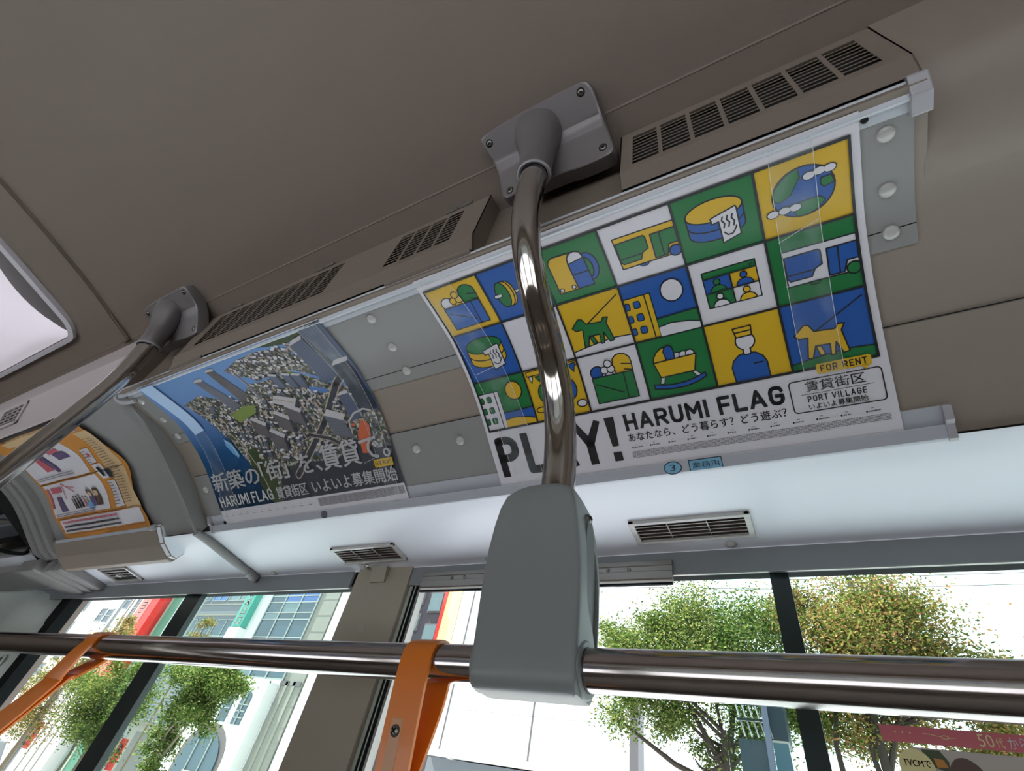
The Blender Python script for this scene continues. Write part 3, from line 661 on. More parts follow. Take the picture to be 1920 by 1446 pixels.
y, z = pyz(4, .001); cap(t, (.1385, y, z), (0, -.3, -1), .0032, .0006, 'darkscrew', name='screw')
t = thing('poster_rail', 'lower pale metal rail with a bright edge under the two advertising posters', 'rail', (-.48, .548, .405))
b = MB(); b.sec([(.5415, .4148), (.5405, .4138), (.5505, .4032), (.5530, .4028), (.5545, .4048), (.5440, .4155)], -1.131, .1725, 'rail'); b.build('front_lip', t, bevel=.0004)
o_ = wprof(318, 346, WOFF + .0020, step=6); i_ = wprof(318, 346, WOFF + .0003, step=6)
b = MB(); b.sec(o_ + i_[::-1], -1.131, .1725, 'rail'); b.build('back_flange', t)
for x0, x1, nm in ((.1705, .1785, 0), (-1.137, -1.129, 1)):
    b = MB(); b.sec([pyz(317, -.004), pyz(317, .002), pyz(332, .006), (.5395, .4125), (.5500, .4015), (.5560, .4020), (.5565, .409)], x0, x1, 'cap'); b.build('end_cap', t, bevel=.001)
y, z = pyz(336, .001); cap(t, (-1.082, y, z), (0, -.6, -.8), .0042, .001, 'darkscrew', name='screw')
t = thing('poster_rail', 'short pale rail under the crumpled orange notice', 'rail', (-1.6, .535, .41))
b = MB(); b.sec([pyz(318, .0065), pyz(326, .0075), pyz(327, -.002), pyz(319, -.002)], -1.852, -1.352, 'rail'); b.build('front_lip', t, bevel=.0006)
b = MB(); b.tube([(-1.352, *pyz(322, .004)), (-1.342, *pyz(322, .004))], .0125, 'cap', seg=16, flat=.6); b.build('end_cap', t, smooth=True)
# ================================================================== handrails
def bracket(xc, label):
    """cast ceiling bracket: a bent plate with four screws and a sleeve that the pole enters"""
    t = thing('ceiling_bracket', label, 'bracket', (xc, .17, .68), group=None)
    path = [(.1385, .6985), (.1720, .6835), (.1830, .6700), (.2060, .6300)]       # (y, z) of the plate's face, bent over the seam
    L = [0]
    for a, c in zip(path, path[1:]): L.append(L[-1] + math.dist(a, c))
    def at(tt, h):
        i = 0
        while i < len(path) - 2 and tt > L[i + 1]: i += 1
        a, c = path[i], path[i + 1]; f = (tt - L[i]) / (L[i + 1] - L[i]); dy, dz = (c[0] - a[0]), (c[1] - a[1]); q = math.hypot(dy, dz)
        return a[0] + dy * f + dz / q * h, a[1] + dz * f - dy / q * h
    W = L[-1]
    ctrl = [(-.080, .004), (-.0745, -.003), (-.030, -.0075), (.030, -.0085), (.0700, -.008), (.0795, -.004), (.0840, .010), (.0865, .045), (.0900, .066), (.0925, W - .016), (.0920, W - .006), (.0850, W),
            (.050, W + .001), (.022, W - .002), (-.030, W - .002), (-.052, W - .001), (-.0600, W - .002), (-.0655, W - .010), (-.0680, .060), (-.0720, .038), (-.0790, .014)]
    cl = catmull(ctrl + [ctrl[0]], 3)[:-1]
    cy = sum(p[1] for p in cl) / len(cl); cx = sum(p[0] for p in cl) / len(cl)
    def ring(sc, h): return [(xc + cx + (x - cx) * sc, *at(cy + (y - cy) * sc, h)) for x, y in cl]
    b = MB(); b.loft([ring(1.0, -.020), ring(1.0, -.002), ring(.985, .0012), ring(.955, .0022)], 'bracket', caps=False)
    # face: cut along the bends, laid on the bent path
    bm = bmesh.new(); vv = [bm.verts.new((cx + (x - cx) * .955, cy + (y - cy) * .955, 0)) for x, y in cl]
    bm.faces.new(vv)
    for k in L[1:-1] + [.012, .03, .06]: bmesh.ops.bisect_plane(bm, geom=bm.verts[:] + bm.edges[:] + bm.faces[:], plane_co=(0, k, 0), plane_no=(0, 1, 0), dist=1e-6)
    bmesh.ops.triangulate(bm, faces=bm.faces[:]); bm.verts.index_update()
    b.add([V(xc + v.co.x, *at(v.co.y, .0022)) for v in bm.verts], [tuple(v.index for v in f.verts) for f in bm.faces], 'bracket'); bm.free()
    b.build('plate', t, smooth=True)
    # dome that narrows into the sleeve
    rings = []
    for (y, z, r, fl) in ((.1640, .6990, .034, 1.0), (.1655, .6900, .0335, 1.0), (.1675, .6780, .0315, 1.0), (.1705, .6620, .0270, 1.0), (.1745, .6420, .0225, 1.0), (.1775, .6200, .0208, 1), (.1800, .5965, .0202, 1), (.1802, .5945, .0190, 1), (.1800, .5965, .0172, 1), (.1795, .602, .0168, 1)):
        rings.append([(xc + r * math.cos(a), y + r * math.sin(a) * .95, z + r * math.sin(a) * .28) for a in (2 * math.pi * k / 32 for k in range(32))])
    b = MB(); b.loft(rings, 'bracket', caps=False); b.build('sleeve', t, smooth=True)
    b = MB(); b.tube([(xc, .1803, .5962 - .0002), (xc, .1806, .5948)], .0206, 'cap', seg=32, caps=False); 
    r1, r0 = .0210, .0168
    rg = [[(xc + r * math.cos(a), .1803 + r * math.sin(a) * .95, zz + r * math.sin(a) * .28) for a in (2 * math.pi * k / 32 for k in range(32))] for r, zz in ((.0203, .5995), (.0212, .5975), (.0212, .5955), (.0195, .5940), (.0168, .5955))]
    b = MB(); b.loft(rg, 'cap', caps=False); b.build('sleeve_ring', t, smooth=True)
    for (x, tt) in ((-.0685, .0095), (.0680, .0035), (.0795, W - .014), (-.0520, W - .011)):
        y, z = at(tt, .0018); y2, z2 = at(tt, .01); n = (0, y2 - y, z2 - z)
        cap(t, (xc + x, y, z), n, .0062, .0006, 'dark', name='screw_well')
        y3, z3 = at(tt, .0016); s_ = cap(t, (xc + x, y3, z3), n, .0043, .0016, 'screw', name='screw'); y4, z4 = at(tt, .0034)
        cross_slot(t, (xc + x, y4, z4), n, .0020)
    return t
bracket(-.182, 'cast metal ceiling bracket with four screws above the bent chrome pole')
bracket(-1.040, 'cast metal ceiling bracket holding the straight chrome pole at the left')
t = thing('grab_pole', 'S-bent polished steel pole dropping from the ceiling in front of the cartoon poster', 'pole', (-.182, .18, .6))
PP = [(.1790, .640), (.1800, .600), (.1830, .560), (.1870, .520), (.1960, .486), (.2120, .456), (.2350, .430), (.2640, .407), (.2950, .383), (.3200, .355), (.3370, .320), (.3460, .285), (.3500, .250), (.3600, .200), (.3650, .150)]
b = MB(); b.tube([(-.182, y, z) for y, z in catmull(PP, 5)], .0160, 'chrome', seg=40); b.build('tube', t, smooth=True)
for (y, z, a) in ((.2405, .4262, 1), (.2980, .3805, -1)):
    pass
t = thing('grab_pole', 'straight polished steel pole running down to the left edge from the second bracket', 'pole', (-1.04, .18, .6))
b = MB(); b.tube(catmull([(-1.040, .1790, .640), (-1.040, .1800, .600), (-1.040, .1840, .540), (-1.0400, .1850, .480), (-1.0400, .1800, .400), (-1.0400, .1740, .320), (-1.040, .166, .220), (-1.04, .155, .05), (-1.04, .15, -.2), (-1.04, .15, -1.6)], 5), .0160, 'chrome', seg=40); b.build('tube', t, smooth=True)
PY, PZ, PR = .3670, .1077, .0145
t = thing('handrail', 'horizontal polished steel handrail crossing the windows with two orange straps', 'handrail', (-.2, PY, PZ))
b = MB(); b.tube([(-3.2, PY, PZ), (-1.6, PY, PZ), (-.6, PY, PZ), (.2, PY, PZ), (1.6, PY, PZ)], PR, 'steel', seg=48); b.build('tube', t, smooth=True)

# grey moulded housing that joins pole and rail
t = thing('pole_housing', 'grey moulded plastic housing joining the bent pole to the handrail', 'bracket', (-.193, .365, .17))
secs = [(.0875, .037, .0405, .3570, .3770), (.0885, .042, .043, .3520, .3810), (.0920, .0435, .0435, .3480, .3845), (.1000, .0440, .0440, .3462, .3865), (.1200, .0450, .0440, .3450, .3900), (.1500, .0465, .0440, .3430, .3895), (.1750, .0470, .0435, .3405, .3885), (.1950, .0455, .0420, .3380, .3872), (.2150, .0420, .0395, .3345, .3850),
        (.2300, .0375, .0370, .3315, .3800), (.2400, .0320, .0345, .3300, .3780), (.2460, .0265, .0320, .3295, .3760), (.2485, .0215, .0290, .3310, .3730), (.2492, .014, .022, .336, .370)]
rings = []
for z, wl, wr, yf, yb in secs:
    ring = []
    for k in range(64):
        a = 2 * math.pi * (k + .5) / 64; c_, s_ = math.cos(a), math.sin(a); e = .13 + .5 * max(0, (z - .240) / .01) if z > .24 else .13
        x = (abs(c_) ** e) * (1 if c_ > 0 else -1); y = (abs(s_) ** e) * (1 if s_ > 0 else -1)
        ring.append((-.193 + (wr if x > 0 else wl) * x, (yf + yb) / 2 + (yb - yf) / 2 * y, z))
    rings.append(ring)
b = MB(); b.loft(rings, 'housing'); hb = b.build('body', t, smooth=True)
cut = MB(); K = catmull([(.3560, .2280), (.3660, .2240), (.3760, .200), (.3822, .170), (.3838, .140), (.3830, .1225), (.3730, .1370), (.3600, .1520), (.3560, .175), (.3548, .205), (.3560, .2280)], 3)[:-1]
cut.sec(K, -.1525, -.130, 'recess'); cb = cut.build('cutter', None)
md = hb.modifiers.new('cut', 'BOOLEAN'); md.operation = 'DIFFERENCE'; md.object = cb; md.solver = 'EXACT'
dg = bpy.context.evaluated_depsgraph_get(); me = bpy.data.meshes.new_from_object(hb.evaluated_get(dg)); hb.modifiers.clear(); hb.data = me
bpy.data.objects.remove(cb)
if len(me.materials) < 2: me.materials.append(MT['recess'])
me.set_sharp_from_angle(angle=math.radians(38))
b = MB(); b.sec([(y * .97 + .0111, z * .97 + .0053) for y, z in K], -.1530, -.1520, 'recess'); b.build('side_recess', t)
for x, s_ in ((-.1520, 1), (-.2345, -1)):
    rr = [[(x + s_ * d, PY + r * math.cos(a), PZ + r * math.sin(a)) for a in (2 * math.pi * k / 36 for k in range(36))] for d, r in ((0, .0195), (.0035, .0190), (.0045, .0178), (.0045, .0148), (0, .0147))]
    b = MB(); b.loft(rr, 'housing', caps=False); b.build('rail_collar', t, smooth=True)
cap(t, (-.1530, .3600, .2270), (1, -.15, .35), .0042, .0016, 'screw', name='screw'); cross_slot(t, (-.1512, .3597, .2276), (1, -.15, .35), .0022)

MT['slip'] = mat('slip_cover', (200, 146, 104), 0.3)
def strap(xc, label, lean=(0, 0), twist=0.0, screw=True, tight=1.0):
    t = thing('hanging_strap', label, 'strap', (xc, PY, PZ))
    w_ = .0155; th = .0014; pts = []
    r = PR + .0012
    prof = [(-.0035, -.34), (-.0036, -.20), (-.0045, -.105), (-.0072, -.080), (-.0115, -.050), (-.0150, -.022), (-r - .0002, -.004)]
    prof = [(y, z if z < -.15 or z > -.01 else z * tight) for y, z in prof]
    arc = [(-r * math.cos(a), r * math.sin(a)) for a in (math.pi * k / 10 for k in range(11))]
    prof2 = [(r + .0002, -.006), (.0155, -.024), (.0110, -.048), (.0050, -.072), (.0014, -.092), (.0010, -.20), (.0010, -.34)]
    prof2 = [(y, z if z < -.15 or z > -.01 else z * tight) for y, z in prof2]
    line = catmull(prof, 4)[:-1] + arc + catmull(prof2, 4)[1:]
    rings = []
    for i, (y, z) in enumerate(line):
        a = line[max(i - 1, 0)]; c = line[min(i + 1, len(line) - 1)]; ty, tz = c[0] - a[0], c[1] - a[1]; q = math.hypot(ty, tz) or 1; ny, nz = -tz / q, ty / q
        dz = max(0, -z); ww = w_ * (1 - .25 * min(1, max(0, (dz - .05) / .06)) * 0)
        f = dz / .1; lx, ly = lean[0] * f, lean[1] * f; ang = twist * min(1, f)
        ring = []
        for (sx, sn) in ((-1, -1), (-.86, -1.25), (.86, -1.25), (1, -1), (1, 1), (.86, 1.25), (-.86, 1.25), (-1, 1)):
            px, py, pz = sx * ww, y + ny * th * sn, z + nz * th * sn
            X_ = px * math.cos(ang) - py * math.sin(ang); Y_ = px * math.sin(ang) + py * math.cos(ang)
            ring.append((xc + X_ + lx, PY + Y_ + ly, PZ + pz))
        rings.append(ring)
    b = MB(); b.loft(rings, 'orange'); b.build('band', t, smooth=True)
    # grip ring below the frame
    f = 3.4; c = (xc + lean[0] * f, PY + lean[1] * f, PZ - .38)
    pts = [(c[0] + .05 * math.sin(a), c[1], c[2] + .05 * math.cos(a)) for a in (2 * math.pi * k / 24 for k in range(25))]
    b = MB(); b.tube(pts, .008, 'orange', seg=10, caps=False); b.build('grip_ring', t, smooth=True)
    if screw:
        fy = lambda z: -.0055 - .0022
        b = MB(); ys = PY - .0086 
        b.sec([(PY - .0142, PZ - .044), (PY - .0092, PZ - .080), (PY - .0072, PZ - .105), (PY - .0056, PZ - .15), (PY - .0056, PZ - .3), (PY - .0050, PZ - .3), (PY - .0050, PZ - .15), (PY - .0062, PZ - .105), (PY - .0082, PZ - .080), (PY - .0132, PZ - .044)], xc - .0085, xc + .0025, 'slip'); b.build('slip_cover', t, bevel=.0003)
        n = (0, -1, -.15); cap(t, (xc - .003, PY - .0132, PZ - .052), n, .0042, .0018, 'screw', name='screw'); cross_slot(t, (xc - .003, PY - .0150, PZ - .0523), n, .0022)
    return t
strap(-.2925, 'orange vinyl hanging strap looped over the rail beside the grey housing')
strap(-.842, 'orange vinyl hanging strap swinging towards the lower left corner', lean=(-.058, -.022), twist=.35, screw=False, tight=.55)

# moulded translucent-white cover at the lower left
t = thing('pillar_cover', 'glossy white moulded cover in the lower left corner beside the window', 'cover', (-2.5, .70, .0))
gx = 18; top = lambda x: .352 + (-2.104 - x) * .185 + .02 * math.sin((-2.1 - x) * 3)
vs = []; ny_ = 14
MT['milk'] = mat('milky_plastic', (206, 214, 208), 0.16, noise=0.06, scale=3, coat=0.4)
for i in range(gx + 1):
    x = -2.104 - i * .06
    for j in range(ny_ + 1):
        f = j / ny_; z = -.85 + (top(x) + .85) * f; bulge = .03 * math.sin(min(1, i / 4) * math.pi / 2) + .02 * math.sin(f * 9 + i * .35) * min(1, i / 3)
        vs.append(V(x, .728 - bulge - (.0 if j < ny_ else -.02), z))
b = MB(); b.add(vs, [(i * (ny_ + 1) + j, (i + 1) * (ny_ + 1) + j, (i + 1) * (ny_ + 1) + j + 1, i * (ny_ + 1) + j + 1) for i in range(gx) for j in range(ny_)], 'milk')
o = b.build('shell', t, smooth=True); so = o.modifiers.new('thick', 'SOLIDIFY'); so.thickness = .004
cap(t, (-2.146, .712, .159), (0, -1, 0), .016, .003, 'milk', name='screw_cap'); cap(t, (-2.146, .708, .159), (0, -1, 0), .007, .003, 'screw', name='screw')

# ================================================================== posters
CW, RH, U0, S0 = 83.33, 79.0, -374.0, 13.5
def sheet(pr, u0, u1, s0, s1, m='paper'):
    pr.poly([(u0, s0), (u1, s0), (u1, s1), (u0, s1)], m)
poster = thing('advertising_poster', 'white poster of blue, green and yellow pictogram squares above big black PLAY! lettering', 'poster', (-.123, .4, .5))
p_ = Print(0.0); n = 1
vs, fs = [], []
k0, k1 = -1, int(346 / STEP)
for k in range(k0, k1 + 1):
    for j, u in enumerate((-381, -200, -40, 134.5)): vs.append((u, k * STEP))
for k in range(k1 - k0):
    for j in range(3): fs.append((k * 4 + j, k * 4 + j + 1, (k + 1) * 4 + j + 1, (k + 1) * 4 + j))
p_.mesh(vs, fs, 'paper'); p_.build('paper', poster)

def cellprint(i, j, bgc, draw):
    ox, oy = U0 + CW * i, S0 + RH * j
    P = Print(0.00025)
    P.poly([(ox, oy), (ox + CW, oy), (ox + CW, oy + RH), (ox, oy + RH)], bgc)
    class L:
        def T(s, pts): return [(ox + min(max(x, .4), CW - .4), oy + min(max(y, .4), RH - .4)) for x, y in pts]
        def shape(s, pts, m, w=1.3): P.shape(s.T(pts), m, w * 1.25)
        def line(s, pts, w=1.3, m='ink'): P.line(s.T(pts), w * 1.25, m)
        def fill(s, pts, m): P.poly(s.T(pts), m)
    draw(L())
    return P.build('picture_square', poster)

def basket(box, ball, bread, grapes):
    def d(L):
        L.shape(ell(23, 28, 9.5), ball)
        L.shape([(46, 40), (46, 20), (48, 13), (53, 9), (59, 8), (65, 10), (70, 15), (71, 22), (70, 40)], bread)
        for a, c in ((58, 22), (60, 30)): L.line([(a, c), (70, c + 3)])
        for x, y in ((34, 33), (43, 33), (38.5, 33), (33.5, 26), (42.5, 26), (40, 18)): L.shape(ell(x, y, 5), grapes, 1.1)
        L.shape([(14, 34), (70, 34), (70, 70), (14, 70)], box)
        L.line([(57.5, 34), (56.5, 70)]); L.line([(18, 43), (52, 61)])
    return d
def tub(topc, body):
    def d(L):
        body_pts = [(11.5, 26)] + [(12, 49)] + ell(40, 48, 28.5, 12, a0=180, a1=0)[1:] + [(70, 26)]
        L.shape([(11.5, 26), (11.5, 48)] + [(40.5 - 29 * math.cos(math.radians(a)), 48 + 12 * math.sin(math.radians(a))) for a in range(10, 171, 16)] + [(69.5, 48), (69.5, 26)], body)
        L.line([(40.5 - 29 * math.cos(math.radians(a)), 37 + 12 * math.sin(math.radians(a))) for a in range(4, 177, 14)])
        L.shape(ell(40.5, 25.5, 29, 12.5), topc)
        L.shape([(36, 34), (40, 33), (62, 28), (63, 30), (63, 61), (44, 66), (43.5, 40), (36.5, 41)], 'paper')
        for x in (48, 53, 58): L.line([(x, 36), (x - 1.5, 40), (x + 1, 44), (x - .5, 49)], 1.3)
        L.line([(47, 54), (50, 58), (55, 58), (59, 53), (60, 50)], 1.3)
    return d
def busd(body, glass, wheel):
    def d(L):
        L.shape([(13, 19), (82.5, 20), (82.5, 58), (72, 60), (14, 60)], body)
        L.shape([(14.5, 26), (47, 26), (49, 28), (49, 43), (42, 46), (38, 54), (17, 54), (14.5, 50)], glass); L.line([(15, 47), (40, 47)])
        L.shape([(55, 28), (82.5, 28), (82.5, 46), (72, 46), (68, 58), (54, 58)], glass); L.line([(65, 28), (64, 58)])
        L.shape(ell(77, 56, 6.5), wheel); L.shape([(34, 60), (46, 60), (43, 63), (37, 63)], wheel, 1)
    return d
def dog(coat, ground, leash=True):
    def d(L):
        L.fill([(2, 71), (22, 68), (58, 64), (83, 66), (83, 79), (1, 79)], ground); L.line([(2, 71), (22, 68), (58, 64), (83, 66)])
        L.line([(29, 38), (52, 25), (79, 9)])
        L.shape([(9, 38), (20, 28), (25, 29), (29, 37), (49, 39), (53, 34), (59, 35), (55, 42), (59, 67), (53, 68), (48, 54), (45, 68), (41, 68), (42, 55), (28, 54), (23, 68), (18, 67), (22, 43), (13, 43)], coat)
        L.shape([(28, 55), (33, 55), (36, 65), (31, 67)], coat)
    return d
def homes(wall, moon, hill, ground, win):
    def d(L):
        L.shape([(.4, 20), (34, 20), (34, 78.6), (.4, 78.6)], wall); L.line([(27, 20), (27, 78.6)])
        for y in (31, 48, 65):
            L.shape(rrect(11.5, y - 5, 19.5, y + 4, 2, 2), win, 1); L.shape(rrect(.6, y - 5, 6.5, y + 4, 2, 2), win, 1)
        L.shape(ell(60, 24, 13, 14), moon)
        L.fill([(34, 55), (83, 54), (83, 79), (34, 79)], hill); L.line([(34, 55), (83, 54)])
        L.fill([(34, 66), (50, 64), (70, 67), (83, 71), (83, 79), (34, 79)], ground); L.line([(34, 66), (50, 64), (70, 67), (83, 71)])
    return d
def barbell(L):
    L.shape([(34, 39.5), (83, 40), (83, 43.5), (34, 43.5)], 'paper', 1)
    L.shape(ell(30, 41, 10, 19), 'yellow'); L.shape(ell(27, 41, 9.5, 19), 'yellow'); L.shape(ell(22, 41, 9, 19), 'green'); L.shape(rrect(9, 38.5, 21, 43.5, 2.4, 3), 'paper', 1)
def kettle(L):
    L.shape(ell(59, 41, 12.5, 19), 'blue'); L.shape(ell(57, 42, 7.5, 14), 'green')
    L.shape([(37, 66), (36.5, 30), (57.5, 27), (58.5, 66)], 'blue'); L.line([(38, 46), (58, 46)])
    L.shape([(37, 30), (38, 22), (43, 17), (49, 16), (55, 19), (57.5, 27)], 'paper')
    L.shape([(12.5, 66), (12.5, 22), (16, 17), (21, 15), (42, 16), (38, 22), (36.5, 30), (37.5, 66)], 'yellow')
    for x in (16.5, 32.5): L.shape(ell(x, 61.5, 2.6), 'paper', 1)
def globe(L):
    L.shape(ell(41.5, 38, 28, 26), 'blue')
    L.shape([(17, 26), (28, 16), (39, 12.5), (40, 22), (35, 30), (30, 38), (20, 42), (15, 40), (14.5, 33)], 'green', .9)
    L.shape([(58, 30), (67, 30), (69, 38), (60, 40), (57, 36)], 'green', .9)
    L.shape([(30, 54), (38, 48), (55, 48), (60, 53), (54, 60), (44, 63.5), (34, 62.5)], 'green', .9)
    for x, y in ((48, 23.5), (57, 22), (66, 22.5), (12, 52.5), (23, 52), (33, 52)): L.fill(ell(x, y, 6.4, 4.6), 'ink')
    for x, y in ((48, 23.5), (57, 22), (66, 22.5), (12, 52.5), (23, 52), (33, 52)): L.fill(ell(x, y, 5.2, 3.6), 'paper')
def video(L):
    L.shape([(13, 16), (70, 16), (70, 60), (13, 60)], 'green'); L.fill([(13.6, 24), (42, 24), (42, 42), (13.6, 42)], 'blue'); L.fill([(42, 24), (69.4, 24), (69.4, 42), (42, 42)], 'yellow'); L.fill([(42, 42), (69.4, 42), (69.4, 59.4), (42, 59.4)], 'paper')
    for x, y, c in ((27, 31, 'green'), (56, 31, 'blue'), (27, 49, 'paper'), (56, 49, 'yellow')):
        L.shape([(x + 9 * math.cos(math.radians(a)), y + 11 - 8 * math.sin(math.radians(a))) for a in range(0, 181, 20)], c, 1); L.shape(ell(x, y - 1, 3.6), c, 1)
    L.line([(13, 24), (70, 24)]); L.line([(13, 42), (70, 42)]); L.line([(42, 24), (42, 60)]); L.line([(64, 19), (64, 21.5)], .8); L.line([(66.5, 19), (66.5, 21.5)], .8)
def cradle(L):
    L.shape([(20, 52), (17, 61), (22, 61.5), (25, 53)], 'paper', 1); L.shape([(58, 52), (64, 61), (69, 59), (62, 51)], 'paper', 1)
    L.shape([(9, 60), (20, 63), (34, 64.5), (48, 64), (62, 61), (73, 57), (74, 62), (62, 67), (46, 70), (28, 69.5), (9, 66)], 'blue')
    for x in (37, 45, 53, 61): L.shape(ell(x, 29, 5, 4.6), 'paper', 1)
    L.shape([(15, 32), (17, 25), (22, 18.5), (28, 15), (32, 14), (31, 32)], 'yellow')
    L.shape([(32, 32), (30, 20), (33, 14.5), (37, 13), (41, 15), (42.5, 20), (42, 32)], 'blue')
    L.shape([(15, 32), (68, 31), (62, 52), (20, 52.5)], 'yellow')
def porter(L):
    L.shape([(22, 78.6), (21, 60), (24, 52), (31, 46), (40, 44), (50, 46), (57, 52), (60, 60), (60, 78.6)], 'blue'); L.line([(46, 59), (55, 59)])
    L.shape([(37.5, 46), (37, 38), (45.5, 38), (45, 46), (41, 47)], 'paper'); L.shape(ell(41.5, 30, 10.5, 10.5), 'paper'); L.fill([(38.3, 38), (44.3, 38), (44, 45.5), (38.6, 45.5)], 'paper')
    L.shape([(31, 12.5), (51, 12.5), (50, 24), (33, 24)], 'yellow'); L.line([(32.4, 18), (50.5, 18)])
def party(L):
    L.shape([(4, 3), (82, 3), (82, 9), (60, 12), (40, 10), (4, 10)], 'yellow', 1.1); L.shape([(6, 11), (13, 11), (9, 21)], 'paper', 1); L.shape([(16, 12), (26, 12), (21, 21)], 'green', 1); L.shape([(68, 6), (80, 5), (75, 18)], 'blue', 1)
    L.shape(ell(28, 40, 14, 17), 'green'); L.shape(ell(58, 40, 14, 17), 'blue'); L.shape(ell(36, 66, 9, 6), 'paper'); L.shape(ell(74, 64, 7, 5), 'paper'); L.shape(ell(12, 62, 8, 4), 'yellow')
cells = [(0, 0, 'yellow', basket('blue', 'paper', 'green', 'yellow')), (1, 0, 'blue', barbell), (2, 0, 'green', kettle), (3, 0, 'paper', busd('yellow', 'green', 'blue')), (4, 0, 'green', tub('yellow', 'blue')), (5, 0, 'yellow', globe),
         (0, 1, 'blue', tub('green', 'yellow')), (1, 1, 'paper', lambda L: None), (2, 1, 'yellow', dog('green', 'paper')), (3, 1, 'blue', homes('yellow', 'paper', 'green', 'paper', 'blue')), (4, 1, 'paper', video), (5, 1, 'green', busd('paper', 'blue', 'green')),
         (0, 2, 'green', homes('paper', 'yellow', 'blue', 'yellow', 'green')), (1, 2, 'yellow', party), (2, 2, 'paper', basket('green', 'blue', 'yellow', 'paper')), (3, 2, 'green', cradle), (4, 2, 'yellow', porter), (5, 2, 'blue', dog('yellow', 'green'))]
for i, j, c, d in cells: cellprint(i, j, c, d)
P = Print(0.0011)
for j in range(4): P.line([(U0, S0 + RH * j), (U0 + 6 * CW, S0 + RH * j)], 2.6 if 0 < j < 3 else 3.2, 'ink')
for i in range(7): P.line([(U0 + CW * i, S0), (U0 + CW * i, S0 + RH * 3)], 2.6, 'ink')
P.build('grid_lines', poster)
P = Print(0.00025)
for ch, x0, x1 in (('P', -371.5, -334), ('L', -326, -292), ('A', -289, -245), ('Y', -243, -200)): block_text(P, ch, (x0, 262.5, x1, 326.5), 12.2, 'ink')
P.poly([(-193.5, 263), (-179.5, 263), (-182, 305), (-191, 305)], 'ink'); P.poly([(-192.5, 313.5), (-180.5, 313.5), (-180.5, 326.5), (-192.5, 326.5)], 'ink')
block_text(P, 'HARUMI', (-166.5, 263, -58, 286.5), 4.5, 'ink'); block_text(P, 'FLAG', (-46, 263, 28.5, 286.5), 4.5, 'ink')
P.mesh(*text2d('あなたなら、どう暮らす？どう遊ぶ？', (-166.5, 290.5, 27, 302.5), .012), 'ink')
P.line(rrect(35, 262.5, 126, 300.5, 4), 1.3, 'ink', closed=True)
P.mesh(*text2d('賃貸街区', (50.5, 264.8, 110, 277.2), .012), 'ink'); P.line([(45, 279.6), (117, 279.6)], .5, 'ink')
block_text(P, 'PORT VILLAGE', (51, 282, 109, 289.3), 1.15, 'ink', .3); P.mesh(*text2d('いよいよ募集開始', (50.5, 291.2, 109, 298.4), .012), 'ink')
P.poly(rrect(66, 246.5, 119, 258.2, 2.2), 'yellow', .0009); P.items[-1] = (P.items[-1][0], None, 'yellow', .0014)
P.items.append(([(108, 257), (116, 257), (113, 263)], None, 'yellow', .0014)); P.h = .00155; block_text(P, 'FOR', (70, 248.5, 87, 256.2), 1.3, 'ink', .25); block_text(P, 'RENT', (92, 248.5, 115, 256.2), 1.3, 'ink', .25)
P.build('headline', poster)
def fineprint(P, x0, x1, y0, y1, rows, m='greyink', hgt=.62, ragged=.0):
    vs, fs = [], []
    for r in range(rows):
        y = y0 + (y1 - y0) * r / rows; x = x0; xe = x1 if r < rows - 1 else x0 + (x1 - x0) * .8
        while x < xe:
            L_ = random.choice((1.1, 1.7, 2.4, 3.2)); k = len(vs); h_ = (y1 - y0) / rows * hgt
            vs += [(x, y), (min(x + L_, xe), y), (min(x + L_, xe), y + h_), (x, y + h_)]; fs.append((k, k + 1, k + 2, k + 3)); x += L_ + random.choice((.35, .5, .8))
    P.mesh(vs, fs, m)
P = Print(0.00025); fineprint(P, -166.5, 126, 316.5, 326.5, 6, 'greyink', .45)
for k in range(12):
    x = -165 + k * 24.4; P.poly(ell(x + 1.2, 310.8, 1.0, 1.3, n=8), 'ink'); fineprint(P, x + 3, x + 3 + random.uniform(9, 15), 310, 311.8, 1, 'greyink', .8); fineprint(P, x + 5, x + 9, 307, 307.8, 1, 'greyink', .8)
P.build('small_print', poster, kind='stuff')

# aerial-view poster
ap = thing('advertising_poster', 'aerial photograph poster of a harbour city with white Japanese lettering on the left', 'poster', (-.825, .4, .5))
P = Print(0.0); vs, fs = [], []
for k in range(k0, k1 + 1):
    for j, u in enumerate((-1083, -900, -700, -566.5)): vs.append((u, k * STEP))
for k in range(k1 - k0):
    for j in range(3): fs.append((k * 4 + j, k * 4 + j + 1, (k + 1) * 4 + j + 1, (k + 1) * 4 + j))
P.mesh(vs, fs, 'paper'); P.build('paper', ap)
P = Print(0.0002); P.step = 8e-6
P.poly([(-1083, -4), (-566.5, -4), (-566.5, 309), (-1083, 309)], 'water')
P.poly([(-1014, 62), (-985, 58), (-950, 52), (-905, 78), (-876, 92), (-850, 86), (-812, 62), (-775, 66), (-705, 60), (-640, 104), (-566.5, 140), (-566.5, 309), (-905, 309), (-921, 285), (-935, 226), (-973, 145), (-990, 112)], 'city')
P.poly([(-834, 22), (-784, 11), (-733, 9), (-690, 16), (-672, 26), (-640, 60), (-628, 104), (-693, 62), (-775, 60), (-822, 38)], 'city')
P.poly([(-745, -3), (-640, 4), (-620, -4), (-566.5, -4), (-566.5, 6), (-660, 14), (-700, 8)], 'c_tree')
P.poly([(-928, 190), (-905, 190), (-870, 240), (-880, 309), (-905, 309), (-921, 285), (-935, 226)], 'c_tree')
P.poly([(-575, 142), (-566.5, 144), (-566.5, 176), (-583, 166)], 'water'); P.poly([(-690, 101), (-654, 112), (-650, 122), (-688, 116)], 'water')
P.poly([(-700, 248), (-645, 215), (-600, 240), (-566.5, 240), (-566.5, 309), (-880, 309), (-860, 262), (-800, 236)], 'c_dk')
